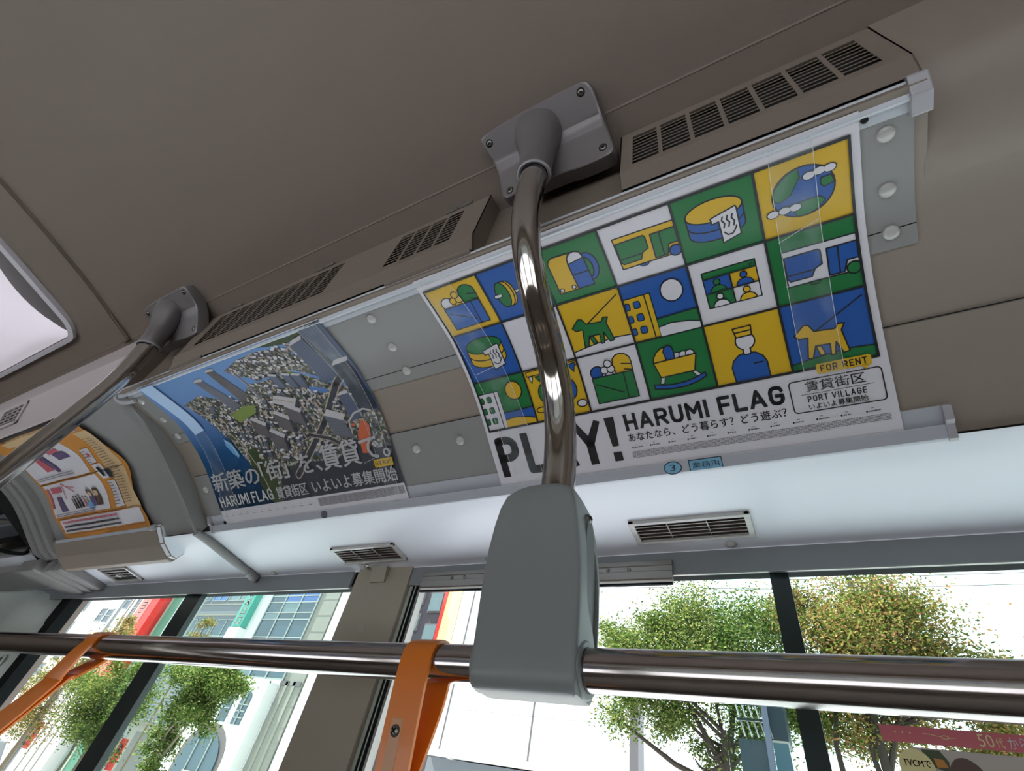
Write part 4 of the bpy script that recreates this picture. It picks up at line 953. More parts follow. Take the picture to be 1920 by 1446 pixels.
P.line([(-812, 262), (-700, 176), (-628, 112), (-600, 96)], 16, 'c_tan'); P.line([(-812, 262), (-700, 176), (-628, 112), (-600, 96)], 11, 'c_road')
P.line([(-790, 196), (-745, 190), (-700, 205), (-655, 235)], 9, 'c_tan'); P.line([(-790, 196), (-745, 190), (-700, 205), (-655, 235)], 6, 'c_road')
P.line([(-1010, 66), (-970, 118), (-940, 170), (-915, 235), (-900, 300)], 2.4, 'c_tan')
P.poly([(-917, 112), (-871, 102), (-838, 106), (-851, 122), (-905, 131)], 'c_park'); P.poly([(-720, 66), (-700, 62), (-689, 71), (-702, 77)], 'c_park')
P.line([(-817, 36), (-812, 70), (-813, 111)], 7, 'c_grey'); P.line([(-820, 36), (-815, 70), (-816, 111)], 1.2, 'c_lt')
P_lift = 3e-6
def block(x, y, w_, h_, top, side, lean=6, roof=3, sgn=-1):
    # roof and two faces of a tower seen from the air; its foot is at (x, y)
    P.poly([(x, y), (x + w_, y + 2), (x + w_ + lean, y - h_ + 2), (x + lean, y - h_)], side, 0)
    P.poly([(x + w_, y + 2), (x + w_ * 1.5, y - 1), (x + w_ * 1.5 + lean, y - h_ - 1), (x + w_ + lean, y - h_ + 2)], 'c_dk', 0)
    P.poly([(x + lean, y - h_), (x + w_ + lean, y - h_ + 2), (x + w_ * 1.5 + lean, y - h_ - 1), (x + w_ * .5 + lean, y - h_ - roof - 1)], top, P_lift)
rng = random.Random(3)
spots = sorted(((rng.uniform(-1000, -600), rng.uniform(80, 236)) for _ in range(330)), key=lambda q: q[1])
for x, y in spots:
    if x < -992 + (y - 75) * .62 or (x > -705 and y > 165) or (-925 < x < -835 and 98 < y < 134) or (x > -690 and y < 120): continue
    if abs((y - 176) + (x + 703) * .78) < 13: continue
    block(x, y, rng.uniform(4, 10), rng.uniform(3, 12), rng.choice(('c_lt', 'c_lt', 'c_tan', 'c_white', 'c_grey')), rng.choice(('c_grey', 'c_brown', 'c_tan', 'c_dk', 'c_tower')), -rng.uniform(1, 4))
spots = sorted(((rng.uniform(-815, -630), rng.uniform(16, 62)) for _ in range(110)), key=lambda q: q[1])
for x, y in spots:
    if x < -815 + abs(38 - y) * 1.2: continue
    block(x, y, rng.uniform(3, 7), rng.uniform(2, 7), rng.choice(('c_lt', 'c_white', 'c_tan')), rng.choice(('c_grey', 'c_brown')), -1.5)
def tower(pts, m, roof=None, rm='c_lt', lines=0):
    P.poly(pts, m)
    if lines:
        (ax, ay), (bx, by), (cx_, cy_), (dx, dy) = pts
        for k in range(1, lines):
            f = k / lines; P.line([(ax + (bx - ax) * f, ay + (by - ay) * f), (dx + (cx_ - dx) * f, dy + (cy_ - dy) * f)], .7, 'c_dk')
    if roof: P.poly(roof, rm)
tower([(-876, 12), (-856, 14), (-832, 84), (-862, 96)], 'c_brown', [(-878, 12), (-868, 8), (-852, 10), (-856, 15)], 'c_lt', 4)
tower([(-927, 24), (-904, 26), (-872, 98), (-900, 108)], 'c_grey', [(-929, 24), (-918, 19), (-900, 21), (-904, 27)], 'c_lt', 4)
for pts in ([(-774, 102), (-728, 120), (-727, 132), (-746, 136), (-792, 116)],): P.poly(pts, 'c_dk')
P.poly([(-776, 98), (-730, 116), (-746, 132), (-792, 112)], 'c_lt'); P.line([(-780, 106), (-742, 122)], 2, 'c_tan')
for x, y in ((-874, 158), (-842, 190), (-806, 158), (-770, 150)):
    P.poly([(x, y - 26), (x + 30, y - 6), (x + 28, y + 22), (x - 4, y + 2)], 'c_brown'); P.poly([(x + 30, y - 6), (x + 38, y - 12), (x + 36, y + 14), (x + 28, y + 22)], 'c_dk'); P.poly([(x, y - 26), (x + 8, y - 31), (x + 38, y - 12), (x + 30, y - 6)], 'c_lt')
for x, y in ((-752, 78), (-724, 84), (-704, 90)):
    P.poly([(x, y - 20), (x + 16, y - 14), (x + 16, y + 14), (x + 2, y + 8)], 'c_tower'); P.poly([(x + 16, y - 14), (x + 22, y - 17), (x + 22, y + 10), (x + 16, y + 14)], 'c_dk'); P.poly([(x, y - 20), (x + 6, y - 23), (x + 22, y - 17), (x + 16, y - 14)], 'c_lt')
tower([(-655, 20), (-622, 14), (-608, 96), (-650, 104)], 'c_tower', [(-657, 20), (-645, 12), (-618, 8), (-622, 15)], 'c_lt', 6)
tower([(-622, 14), (-600, 6), (-584, 82), (-608, 96)], 'c_dk')
tower([(-618, 0), (-566.5, -4), (-566.5, 130), (-590, 110)], 'c_tower', None, 'c_lt', 7)
tower([(-606, 76), (-572, 74), (-567, 170), (-604, 176)], 'c_navy', [(-610, 77), (-596, 68), (-567, 68), (-572, 76)], 'c_lt', 9)
tower([(-636, 132), (-612, 130), (-606, 178), (-634, 184)], 'c_tower', [(-638, 132), (-628, 126), (-610, 126), (-612, 132)], 'c_lt', 4)
tower([(-690, 160), (-652, 178), (-640, 216), (-684, 200)], 'c_grey', [(-690, 160), (-676, 150), (-640, 168), (-652, 178)], 'c_lt', 9)
P.line([(-642, 205), (-640, 182), (-622, 170), (-598, 166), (-584, 172)], 3.4, 'c_lt')
for k in range(26):
    x = rng.uniform(-640, -570); y = rng.uniform(182, 250); P.poly([(x, y), (x + 8, y + 3), (x + 6, y + 8), (x - 2, y + 5)], rng.choice(('c_dk', 'c_grey', 'c_brown', 'c_road', 'c_red')))
P.poly([(-616, 188), (-606, 184), (-599, 196), (-606, 222), (-620, 246), (-634, 244), (-632, 210)], 'c_red')
P.poly([(-978, 155), (-962, 168), (-954, 196), (-960, 203), (-972, 190), (-982, 172)], 'o_blu'); P.line([(-976, 160), (-964, 178), (-958, 198)], 2, 'c_white')
P.build('photograph', ap)
P = Print(0.0032)
for body, box in (('新築の', (-1073, 224, -918, 265)), ('「街」を、', (-912, 220, -740, 262)), ('賃貸', (-738, 214, -640, 262)), ('で。', (-636, 218, -572, 258))): P.mesh(*text2d(body, box, .022), 'whiteink')
block_text(P, 'HARUMI FLAG', (-1069, 277, -897, 301), 3.6, 'whiteink'); P.mesh(*text2d('賃貸街区', (-886, 277, -796, 302), .02), 'whiteink'); P.mesh(*text2d('いよいよ募集開始', (-782, 276, -572, 302), .02), 'whiteink')
P.poly(rrect(-615, 259.5, -573, 274, 2), 'yellow'); block_text(P, 'FOR RENT', (-612, 263, -577, 270.5), 1.0, 'ink', .25)
P.build('headline', ap, label='white lettering across the photograph')
P = Print(0.0003); fineprint(P, -782, -570, 313.5, 330, 11, 'greyink', .6)
for k in range(12): x = -1074 + k * 24; fineprint(P, x, x + random.uniform(8, 15), 322, 323.6, 1, 'greyink', .8); fineprint(P, x + 3, x + 7, 318, 318.8, 1, 'greyink', .8)
P.build('small_print', ap, kind='stuff')

# crumpled orange notice
cn = thing('paper_notice', 'crumpled orange and white paper notice on the wall at the far left', 'poster', (-1.58, .4, .5))
def warp(u, q):
    e = max(0, (u + 1480) / 130)
    return .004 + .0022 * math.sin(q / 19 + u / 60) + .0012 * math.sin(u / 23 - q / 31) + .004 * e * (.5 + .5 * math.sin(q / 26 + .6)) ** 2
def grid(u0, u1, s0, s1, du=12, edge=None):
    vs, fs = [], []; nu = max(1, int((u1 - u0) / du)); ns = max(1, int((s1 - s0) / 6))
    for k in range(ns + 1):
        s = s0 + (s1 - s0) * k / ns
        for j in range(nu + 1):
            u = u0 + (u1 - u0) * j / nu
            if edge: u += edge(s, 0 if j < nu / 2 else 1) * (abs(j / nu - .5) * 2) ** 4
            vs.append((u, s))
    for k in range(ns):
        for j in range(nu): fs.append((k * (nu + 1) + j, k * (nu + 1) + j + 1, (k + 1) * (nu + 1) + j + 1, (k + 1) * (nu + 1) + j))
    return vs, fs
def edge(s, side):
    return (-8 * math.sin(s / 100 * math.pi) - 4 * math.sin(s / 33)) if side else (4 * math.sin(s / 40))
P = Print(0.0, warp=warp); P.mesh(*grid(-1806, -1360, 0, 319, edge=edge), 'o_org'); P.build('paper', cn)
P = Print(0.0004, warp=warp)
P.mesh(*grid(-1715, -1400, 1, 36, edge=lambda s, d: 0), 'o_crm'); P.mesh(*grid(-1430, -1366, 40, 262), 'o_crm')
P.mesh(*grid(-1795, -1512, 48, 150), 'paper', .0002); P.mesh(*grid(-1795, -1500, 157, 254), 'paper', .0002); P.mesh(*grid(-1785, -1378, 264, 303), 'paper', .0002)
P.mesh(*grid(-1486, -1448, 86, 128), 'paper', .0002); P.mesh(*grid(-1482, -1440, 132, 176), 'paper', .0002); P.mesh(*grid(-1470, -1432, 184, 254), 'paper', .0002); P.mesh(*grid(-1740, -1430, 4, 22), 'o_crm', .0002)
P.mesh(*grid(-1800, -1366, 151.5, 153.2), 'ink'); P.mesh(*grid(-1790, -1374, 258.5, 260), 'o_brn'); P.mesh(*grid(-1790, -1374, 306, 307), 'o_brn')
P.mesh(*grid(-1705, -1668, 62, 120), 'o_pink'); P.mesh(*grid(-1610, -1560, 60, 72), 'o_pink'); P.mesh(*grid(-1600, -1548, 74, 96), 'o_vio'); P.mesh(*grid(-1662, -1640, 70, 128), 'o_vio')
P.mesh(*grid(-1790, -1778, 168, 226), 'o_pink'); P.mesh(*grid(-1765, -1700, 168, 184), 'o_pink'); P.mesh(*grid(-1748, -1716, 196, 240), 'o_vio')
P.mesh(*text2d('お願い', (-1740, 40, -1650, 58), .01), 'o_pink'); P.line([(-1690, 160), (-1640, 190)], 3, 'o_pink'); P.line([(-1690, 160), (-1690, 205)], 3, 'o_pink'); P.line([(-1668, 172), (-1630, 178)], 2, 'o_pink')
for k, (u, c, h_) in enumerate(((-1668, 'o_brn', 24), (-1658, 'ink', 30), (-1646, 'ink', 30), (-1634, 'ink', 32), (-1620, 'o_pink', 26), (-1606, 'c_park', 24))):
    P.poly([(u, 238), (u + 8, 238), (u + 6, 238 - h_), (u + 2, 238 - h_)], c); P.poly(ell(u + 4, 238 - h_ - 4, 3.4, n=10), 'o_brn')
P.poly(ell(-1592, 236, 16, 10), 'o_blu')
for u, c in ((-1572, 'o_vio'), (-1540, 'o_brn')):
    P.poly([(u - 15, 240), (u + 15, 240), (u + 12, 212), (u - 12, 212)], c); P.poly(ell(u, 202, 11, 12), 'o_brn'); P.poly(ell(u, 206, 8, 8), 'o_crm')
for y in (268, 280, 292):
    fineprint(P, -1770, -1400, y, y + 7, 1, 'o_pink' if y == 268 else 'ink', .8)
for y in (132, 138, 244, 249): fineprint(P, -1780, -1530, y, y + 3, 1, 'greyink', .8)
for y in range(188, 252, 8): fineprint(P, -1466, -1436, y, y + 4, 1, 'greyink', .7)
for y in range(90, 124, 8): fineprint(P, -1482, -1454, y, y + 4, 1, 'greyink', .7)
fineprint(P, -1420, -1380, 60, 250, 26, 'o_brn', .25)
P.poly([(-1456 + (9 if k % 2 == 0 else 3.6) * math.sin(k * math.pi / 5), 104 - (9 if k % 2 == 0 else 3.6) * math.cos(k * math.pi / 5)) for k in range(10)], 'o_red')
P.mesh(*grid(-1462, -1450, 140, 168), 'ink'); P.mesh(*grid(-1438, -1420, 150, 176), 'c_navy'); P.line([(-1410, 6), (-1385, 34)], 3, 'o_mark'); P.line([(-1420, 10), (-1398, 30)], 2, 'o_mark'); P.line([(-1400, 4), (-1388, 26), (-1380, 20)], 2, 'o_mark')
P.build('printed_panels', cn)

# clear tapes over the posters
def tape(label, outline, crease=None):
    t = thing('clear_tape', label, 'tape', (outline[0][0] / 1000, .35, .52))
    P = Print(0.0044); P.poly(outline, 'tape', 0); P.build('film', t)
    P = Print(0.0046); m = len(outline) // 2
    P.line(outline[:m], .5, 'whiteink'); P.line(outline[m:], .5, 'whiteink')  # opaque white lines paint the glint on tape edges and creases
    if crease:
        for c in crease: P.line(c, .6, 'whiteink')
    P.build('painted_edge_glint', t, label='painted white glint along the edges of the tape')
    return t
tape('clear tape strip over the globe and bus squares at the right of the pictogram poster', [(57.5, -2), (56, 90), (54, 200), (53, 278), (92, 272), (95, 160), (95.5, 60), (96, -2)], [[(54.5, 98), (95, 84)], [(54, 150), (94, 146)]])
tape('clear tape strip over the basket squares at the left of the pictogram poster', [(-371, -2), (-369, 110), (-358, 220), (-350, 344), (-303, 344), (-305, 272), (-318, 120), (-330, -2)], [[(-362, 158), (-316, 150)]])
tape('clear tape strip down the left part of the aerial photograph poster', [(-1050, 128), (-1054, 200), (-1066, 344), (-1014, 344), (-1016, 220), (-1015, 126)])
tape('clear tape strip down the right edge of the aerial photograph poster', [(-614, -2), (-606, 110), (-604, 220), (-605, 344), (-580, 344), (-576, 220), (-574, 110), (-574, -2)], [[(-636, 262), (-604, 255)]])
t = thing('paper_tape', 'pale blue tape strip down the upper left of the aerial photograph poster', 'tape', (-1.04, .3, .53))
P = Print(0.0034); MT['palestrip'] = mat('matt_tape', (176, 200, 232), 0.4); P.poly([(-1073, -2), (-1062, 60), (-1050, 131), (-1015, 126), (-1022, 60), (-1030, -2)], 'palestrip'); P.build('strip', t)

# round and square stickers on the lower rail
def railpt(x, f, h=.0006):
    a, c = Vector((.5405, .4138)), Vector((.5505, .4032)); p = a + (c - a) * f; n = Vector((-.0106, -.0100)).normalized()
    return V(x, p.x + n.x * h, p.y + n.y * h)
def railsticker(name, label, x0, x1, shape_, body, tb, bgm='lightblue'):
    t = thing(name, label, 'sticker', (x0, .545, .409)); off = wloc(t); vs, fs, ms = [], [], []
    def put(pts, faces, m, h):
        k = len(vs); vs.extend(tuple(railpt(px, py, h) - off) for px, py in pts); fs.extend(tuple(i + k for i in f) for f in faces); ms.extend([m] * len(faces))
    put(shape_(0), [tuple(range(len(shape_(0))))], 0, .0005); put(shape_(1), [tuple(range(len(shape_(1))))], 1, .0007)
    tv, tf = text2d(body, tb); put(tv, tf, 0, .0009)
    me = bpy.data.meshes.new('print'); me.from_pydata(vs, [], fs); me.materials.append(MT['c_navy']); me.materials.append(MT[bgm]); me.polygons.foreach_set('material_index', ms)
    o = bpy.data.objects.new('print', me); COL.objects.link(o); o.parent = t
railsticker('round_sticker', 'round blue number 3 sticker on the lower poster rail', -.132, -.104, lambda k: [(x, y) for x, y in ell(-.1185, .52, .0118 - .0012 * k, .60 - .09 * k)], '3', (-.122, .22, -.115, .80))
railsticker('square_sticker', 'blue rectangular sticker with three Japanese characters on the lower rail', -.098, -.056, lambda k: [(-.0975 + .0011 * k, .02 + .09 * k), (-.0565 - .0011 * k, .02 + .09 * k), (-.0565 - .0011 * k, .98), (-.0975 + .0011 * k, .98)], '業務用', (-.0935, .28, -.0605, .82))
railsticker('round_sticker', 'small dark round sticker on the rail under the aerial poster', -.80, -.78, lambda k: [(x, y) for x, y in ell(-.776, .55, .0085 - .0012 * k, .50 - .09 * k)], '2', (-.7785, .3, -.7735, .8), 'c_grey')
# the part of the sticker that wraps under the rail

# sticker on the right-hand window
st = thing('window_sticker', 'pink banner sticker reading 50代か with a cream TVCM disc on the right window', 'sticker', (.10, .741, .15))
def flat(name, items, y):
    vs, fs, ms, mats_ = [], [], [], []; off = wloc(st)
    for pts, faces, m, h in items:
        if m not in mats_: mats_.append(m)
        k = len(vs); vs += [tuple(V(x, y - h, z) - off) for x, z in pts]; F = faces or [tuple(range(len(pts)))]; fs += [tuple(i + k for i in f) for f in F]; ms += [mats_.index(m)] * len(F)
    me = bpy.data.meshes.new(name); me.from_pydata(vs, [], fs)
    for m in mats_: me.materials.append(MT[m])
    me.polygons.foreach_set('material_index', ms); o = bpy.data.objects.new(name, me); COL.objects.link(o); o.parent = st
MT['pinkvinyl'] = mat('pink_vinyl', (196, 104, 112), 0.4); MT['creamvinyl'] = mat('cream_vinyl', (216, 208, 152), 0.4); MT['greyvinyl'] = mat('grey_vinyl', (178, 170, 162), 0.5)
flipz = lambda tv: [(x, -z) for x, z in tv]
def T2(body, x0, z0, x1, z1, bold=0.0):
    v, f = text2d(body, (x0, -z1, x1, -z0), bold); return flipz(v), f
flat('banner', [([(.0405, .1785), (.34, .1785), (.34, .1635), (.0405, .1635)], None, 'pinkvinyl', 0), (*T2('50', .1225, .1655, .1345, .1765), 'creamvinyl', .0003), (*T2('代', .1360, .1655, .1420, .1745), 'creamvinyl', .0003), (*T2('から', .1455, .1655, .1600, .1755), 'paper', .0003)]
     + [([(x - .0008, .1725), (x, .1738), (x + .0008, .1725), (x, .1712)], None, 'creamvinyl', .0003) for x in (.054, .0605, .067)]
     + [([(.078, .1733), (.084, .1729), (.092, .1712), (.092, .1708), (.084, .1722), (.078, .1729)], None, 'creamvinyl', .0003), ([(x, z) for x, z in ell(.0960, .1708, .0036, .0018, n=16)], None, 'creamvinyl', .0003), ([(x, z) for x, z in ell(.0960, .1708, .0029, .0011, n=16)], None, 'pinkvinyl', .0004), ([(.0975, .1702), (.1050, .1712), (.1050, .1708), (.0975, .1696)], None, 'creamvinyl', .0003)], .7410)
flat('picture', [([(.062, .1600), (.34, .1600), (.34, -.05), (.062, -.05)], None, 'greyvinyl', 0), ([(.072, .1585), (.087, .1590), (.092, .150), (.09, .14), (.074, .146)], None, 'c_tree', .0003), ([(.080, .152), (.088, .151), (.09, .145), (.081, .144)], None, 'o_org', .0004),
                 ([(x, z) for x, z in ell(.104, .130, .0165, .0245)], None, 'o_brn', .0005), ([(x, z) for x, z in ell(.103, .122, .011, .017)], None, 'o_crm', .0006)], .7413)
flat('disc', [([(x, z) for x, z in ell(.0640, .1420, .0150, .0165)], None, 'creamvinyl', .0008), (*T2('TVCMで', .0530, .1430, .0762, .1490, .01), 'ink', .0011)], .7410)
# ================================================================== street outside (z from the eye; the street lies 2 m below it)
GZ = -2.05
b = MB(); b.box(-120, 60, -45, 5.2, GZ - .2, GZ, 'asphalt'); b.box(-120, 60, 5.2, 70, GZ - .2, GZ + .12, 'paving'); struct(b, 'ground')
# out-of-view buildings across the street, added to darken chrome reflections and cut sky fill
b = MB()
for x0, x1, h_, m in ((-60, -34, 13, 'stone'), (-33, -18, 17, 'greybld'), (-17.5, -6, 12, 'brick'), (-5, 9, 15, 'stone'), (10, 26, 11, 'tanwall'), (27, 45, 16, 'greybld')):
    b.box(x0, x1, -24, -15, GZ, h_, m)
    for k in range(int((x1 - x0) / 3)):
        for z in (1.2, 4.2, 7.2): b.box(x0 + .8 + 3 * k, x0 + 2.6 + 3 * k, -15.0, -14.92, z, z + 1.5, 'winglass')
struct(b, 'added_backdrop')
K = 1.43; FY = 14 * K
def fac(b, x0, x1, z0, z1, m, d0=0.0, d1=.4):        # piece of the left-hand facades, x and z as seen at 14 m
    b.box(x0 * K, x1 * K, FY - d0, FY + d1, max(z0 * K, GZ), z1 * K, m)
def fwin(parent, x0, x1, z0, z1, m='winglass', nx=1, nz=1, frame='mullion_w', out=.04):
    f = MB(); t_ = .035
    fac(f, x0, x0 + t_, z0, z1, frame, out, 0); fac(f, x1 - t_, x1, z0, z1, frame, out, 0); fac(f, x0, x1, z0, z0 + t_, frame, out + .02, 0); fac(f, x0, x1, z1 - t_, z1, frame, out, 0)
    for k in range(1, nx): x = x0 + (x1 - x0) * k / nx; fac(f, x - .02, x + .02, z0, z1, frame, out, 0)
    for k in range(1, nz): z = z0 + (z1 - z0) * k / nz; fac(f, x0, x1, z - .02, z + .02, frame, out, 0)
    o = f.build('window', parent)
    g = MB(); fac(g, x0 + .01, x1 - .01, z0 + .01, z1 - .01, m, .012, 0); g.build('pane', o)
    return o
def bldg(name, label, x0, x1, ztop, m, depth=6, cat='building', z0=-3):
    t = thing(name, label, cat, ((x0 + x1) / 2 * K, FY, GZ))
    b = MB(); b.box(x0 * K, x1 * K, FY, FY + depth, max(z0 * K, GZ), ztop * K, m); b.build('wall', t); return t
t = bldg('apartment_building', 'sunlit white apartment block with narrow windows at the far left', -44, -29.9, 11, 'white_wall')
for x0, x1, z0, z1 in ((-38.75, -38.05, 4.65, 5.45), (-37.5, -36.8, 4.65, 5.35), (-34.75, -34.15, 5.35, 6.05), (-33.95, -33.35, 5.3, 6.0), (-38.6, -38.0, 5.9, 6.7), (-37.3, -36.7, 5.9, 6.7), (-32.7, -32.2, 6.0, 6.9), (-33.4, -32.9, 4.2, 4.8),
                       (-38.4, -37.7, 2.35, 3.0), (-35.3, -34.6, 2.1, 2.75), (-37.2, -36.5, 2.6, 3.2), (-33.2, -32.6, 2.7, 3.3), (-36.2, -35.6, 3.4, 4.1), (-34.9, -34.3, 3.5, 4.1), (-40.5, -39.8, 5.2, 5.9), (-40.8, -40.2, 3.2, 3.9), (-31.6, -31.3, 5.2, 6.9), (-39.6, -39.0, 1.0, 1.8), (-36.6, -35.9, .9, 1.6)):
    fwin(t, x0, x1, z0, z1, 'winglass', 1, 2)
for x in (-31.3, -30.7, -32.0): b = MB(); fac(b, x, x + .06, -1, 11, 'tanwall', .06, 0); b.build('pier', t)
for z in (4.1, 6.95, 1.9): b = MB(); fac(b, -44, -32.1, z, z + .05, 'tanwall', .04, 0); b.build('ledge', t)
t = thing('sign_banner', 'tall red sign with white characters on the white apartment block', 'sign', (-29.1 * K, FY, 3 * K))
b = MB(); fac(b, -29.85, -29.05, 2.2, 9, 'redsign_p', .8, 0); fac(b, -29.0, -28.40, 2.2, 9, 'redsign', .78, 0); b.build('board', t)
def fsign(parent, body, x0, x1, z0, z1, m, d, bold=.03):
    v, f = text2d(body, (x0, -z1, x1, -z0), bold); off = wloc(parent)
    me = bpy.data.meshes.new('lettering'); me.from_pydata([tuple(V(x * K, FY - d, -z * K) - off) for x, z in v], [], f); me.materials.append(MT[m]); o = bpy.data.objects.new('lettering', me); COL.objects.link(o); o.parent = parent
for ch, z0, z1 in (('S', 6.25, 6.62), ('ヨ', 5.72, 6.1), ('ニ', 5.3, 5.6), ('品', 4.95, 5.25)): fsign(t, ch, -29.62, -29.24, z0, z1, 'whiteink', .82)
b = MB(); fac(b, -29.68, -29.56, 4.4, 4.9, 'whiteink', .83, -.8); fac(b, -29.48, -29.42, 4.4, 4.9, 'whiteink', .83, -.8); b.build('stroke', t)
t = bldg('infill_building', 'narrow mint green clad building strip beside the red sign', -28.3, -27.2, 10, 'mint', 5)
for z in (5.9, 7.6, 4.2): b = MB(); fac(b, -28.2, -27.3, z, z + .04, 'teal', .03, 0); b.build('joint', t)
b = MB(); fac(b, -28.3, -28.18, -2, 10, 'seal', .06, 0); fac(b, -27.36, -27.2, -2, 10, 'white_wall', .06, 0); b.build('edge_trim', t)
t = bldg('office_building', 'pale grey office block with wide strip windows', -27.1, -21.95, 10, 'greybld')
for z0, z1, n in ((6.28, 6.95, 0), (4.72, 5.45, 1), (7.9, 8.6, 2), (3.2, 3.9, 3)):
    for x0, x1, g in ((-26.75, -25.05, 'winglass'), (-24.85, -23.75, 'winglass_c' if n == 0 else 'winglass'), (-23.6, -22.1, 'winglass_b' if n == 0 else 'winglass')): fwin(t, x0, x1, z0, z1, g, 2, 1)
for z in (5.62, 4.55, 6.1): b = MB(); fac(b, -27.2, -21.9, z, z + .05, 'stone', .05, 0); b.build('ledge', t)
fwin(t, -25.4, -24.9, 1.9, 2.45, 'winglass'); fwin(t, -26.6, -25.9, 1.8, 2.5, 'winglass_b')
b = MB(); fac(b, -27.1, -22.9, 1.42, 1.5, 'greybld', .5, 0); b.build('canopy', t)
b = MB(); fac(b, -27.1, -21.95, -1.6, 1.42, 'tanwall', .12, 0); b.build('base_wall', t)
for z in (-.9, -.2, .5): b = MB(); fac(b, -27.1, -24.6, z, z + .02, 'stone', .13, 0); b.build('joint', t)
b = MB(); fac(b, -24.55, -23.2, -1.6, 1.08, 'recess', .14, 0); b.build('shaded_doorway', t); fwin(t, -25.6, -25.05, .72, 1.1, 'winglass', out=.2)  # flat grey block, its colour standing in for the doorway's shade
t = bldg('corner_building', 'white banded tower with a teal sign and a curtain wall of dark glass', -21.9, -17.6, 10, 'white_wall', 3)
s_ = thing('shop_sign', 'vertical teal sign with white Japanese characters on the white corner tower', 'sign', (-21.6 * K, FY, 5.8 * K))
b = MB(); fac(b, -21.92, -21.28, 5.05, 7.6, 'teal', .45, 0); b.build('board', s_)
b = MB(); fac(b, -22.0, -21.25, 4.3, 5.03, 'white_wall', .45, 0); b.build('lower_board', s_)
for ch, z0, z1 in (('各', 6.32, 6.62), ('米', 5.93, 6.24), ('口', 5.13, 5.43), ('ロ', 5.53, 5.83)): fsign(s_, ch, -21.77, -21.42, z0, z1, 'whiteink', .47, .06)
gx = [-20.5, -19.55, -18.55, -17.55]; gz = [3.3, 3.75, 4.1, 4.45, 4.75, 5.45, 5.72, 6.15, 6.42, 6.7, 7.3, 7.9, 8.6]
cols = ['winglass', 'winglass_b', 'winglass', 'winglass_c']
q = 0
for i in range(3):
    for j in range(len(gz) - 1):
        q += 1; g = 'winglass_c' if (j in (7, 8, 9) and i > 0) else ('winglass_b' if (i * 3 + j * 2) % 5 == 0 else 'winglass')
        o = MB(); fac(o, gx[i] + .03, gx[i + 1] - .03, gz[j] + .025, gz[j + 1] - .025, g, .02, 0); o.build('pane', t)
for x in gx: b = MB(); fac(b, x - .03, x + .03, 3.25, 8.6, 'mullion_w', .07, 0); b.build('mullion', t)
for z in gz: b = MB(); fac(b, -20.5, -17.55, z - .022, z + .022, 'mullion_w', .06, 0); b.build('transom', t)
t = bldg('stone_building', 'grey stone clad pier beside the glass curtain wall', -17.5, -16.45, 10, 'stone', 3)
for z in [k * .62 - 1.2 for k in range(16)]: b = MB(); fac(b, -17.6, -16.45, z, z + .02, 'tanwall', .012, 0); b.build('joint', t)
for x in (-17.3, -16.9): b = MB(); fac(b, x, x + .12, -2, 3.25, 'tanwall', .05, 0); b.build('rib', t)
b = MB(); fac(b, -17.6, -17.15, 3.12, 3.26, 'greyink', .05, 0); fac(b, -16.95, -16.5, 3.12, 3.26, 'greyink', .05, 0); b.build('vent_strip', t)
t = bldg('white_annex', 'thin blank white wall rising beside the grey stone pier', -16.35, -15.2, 10, 'white_wall', 3)
# cafe with arched windows
t = thing('cafe_building', 'white plastered cafe with arched windows below the glass curtain wall', 'building', (-19.4 * K, FY - .5, GZ))
b = MB(); b.box(-21.4 * K, -17.65 * K, FY - .62, FY - .02, GZ, 3.12 * K, 'white_wall'); b.build('wall', t)
b = MB(); b.box(-21.5 * K, -17.65 * K, FY - .72, FY - .55, 3.06 * K, 3.16 * K, 'white_wall'); b.build('cornice', t)
def arch(x0, x1, z0, zs, m, nm, yb, th=.05, rim=.0, rimm='white_wall', nx=2, nz=4, shade=None):
    xm, r = (x0 + x1) / 2, (x1 - x0) / 2
    pts = [(x0, z0), (x1, z0)] + [(xm + r * math.cos(a), zs + r * .85 * math.sin(a)) for a in (math.pi * k / 14 for k in range(15))]
    b = MB(); vs = [V(x * K, yb, z * K) for x, z in pts] + [V(x * K, yb + th, z * K) for x, z in pts]; n = len(pts)
    b.add(vs, [tuple(range(n)), tuple(range(n, 2 * n))] + [(i, (i + 1) % n, n + (i + 1) % n, n + i) for i in range(n)], m); o = b.build(nm, t)
    for k in range(1, nx): x = x0 + (x1 - x0) * k / nx; c = MB(); c.box(x * K - .03, x * K + .03, yb - .05, yb, z0 * K, (zs + r * .7) * K, 'mullion_w'); c.build('glazing_bar', o)
    for k in range(1, nz): z = z0 + (zs - z0) * k / nz; c = MB(); c.box(x0 * K, x1 * K, yb - .05, yb, z * K - .025, z * K + .025, 'mullion_w'); c.build('glazing_bar', o)
    return o
arch(-19.60, -19.10, 1.75, 2.58, 'winglass', 'window', FY - .66, nx=1, nz=2)
arch(-18.72, -18.22, 1.72, 2.52, 'winglass', 'window', FY - .66, nx=2, nz=4)
arch(-20.5, -20.0, 1.65, 2.5, 'winglass', 'window', FY - .66, nx=2, nz=3)
arch(-20.75, -18.25, -1.2, .62, 'c_brown', 'arch_reveal_shade', FY - .64, nx=1, nz=1)  # flat brown arch, the shade of the reveal put into its colour
arch(-20.55, -18.45, -1.2, .52, 'winglass', 'window', FY - .70, nx=3, nz=4)
b = MB()
for k in range(12): b.box((-19.8 + k * .1) * K, (-19.8 + k * .1) * K + .04, FY - .82, FY - .78, -1.3 * K, .25 * K, 'seal')
b.box(-19.85 * K, -18.6 * K, FY - .83, FY - .77, .25 * K, .29 * K, 'seal'); b.build('railing', t)
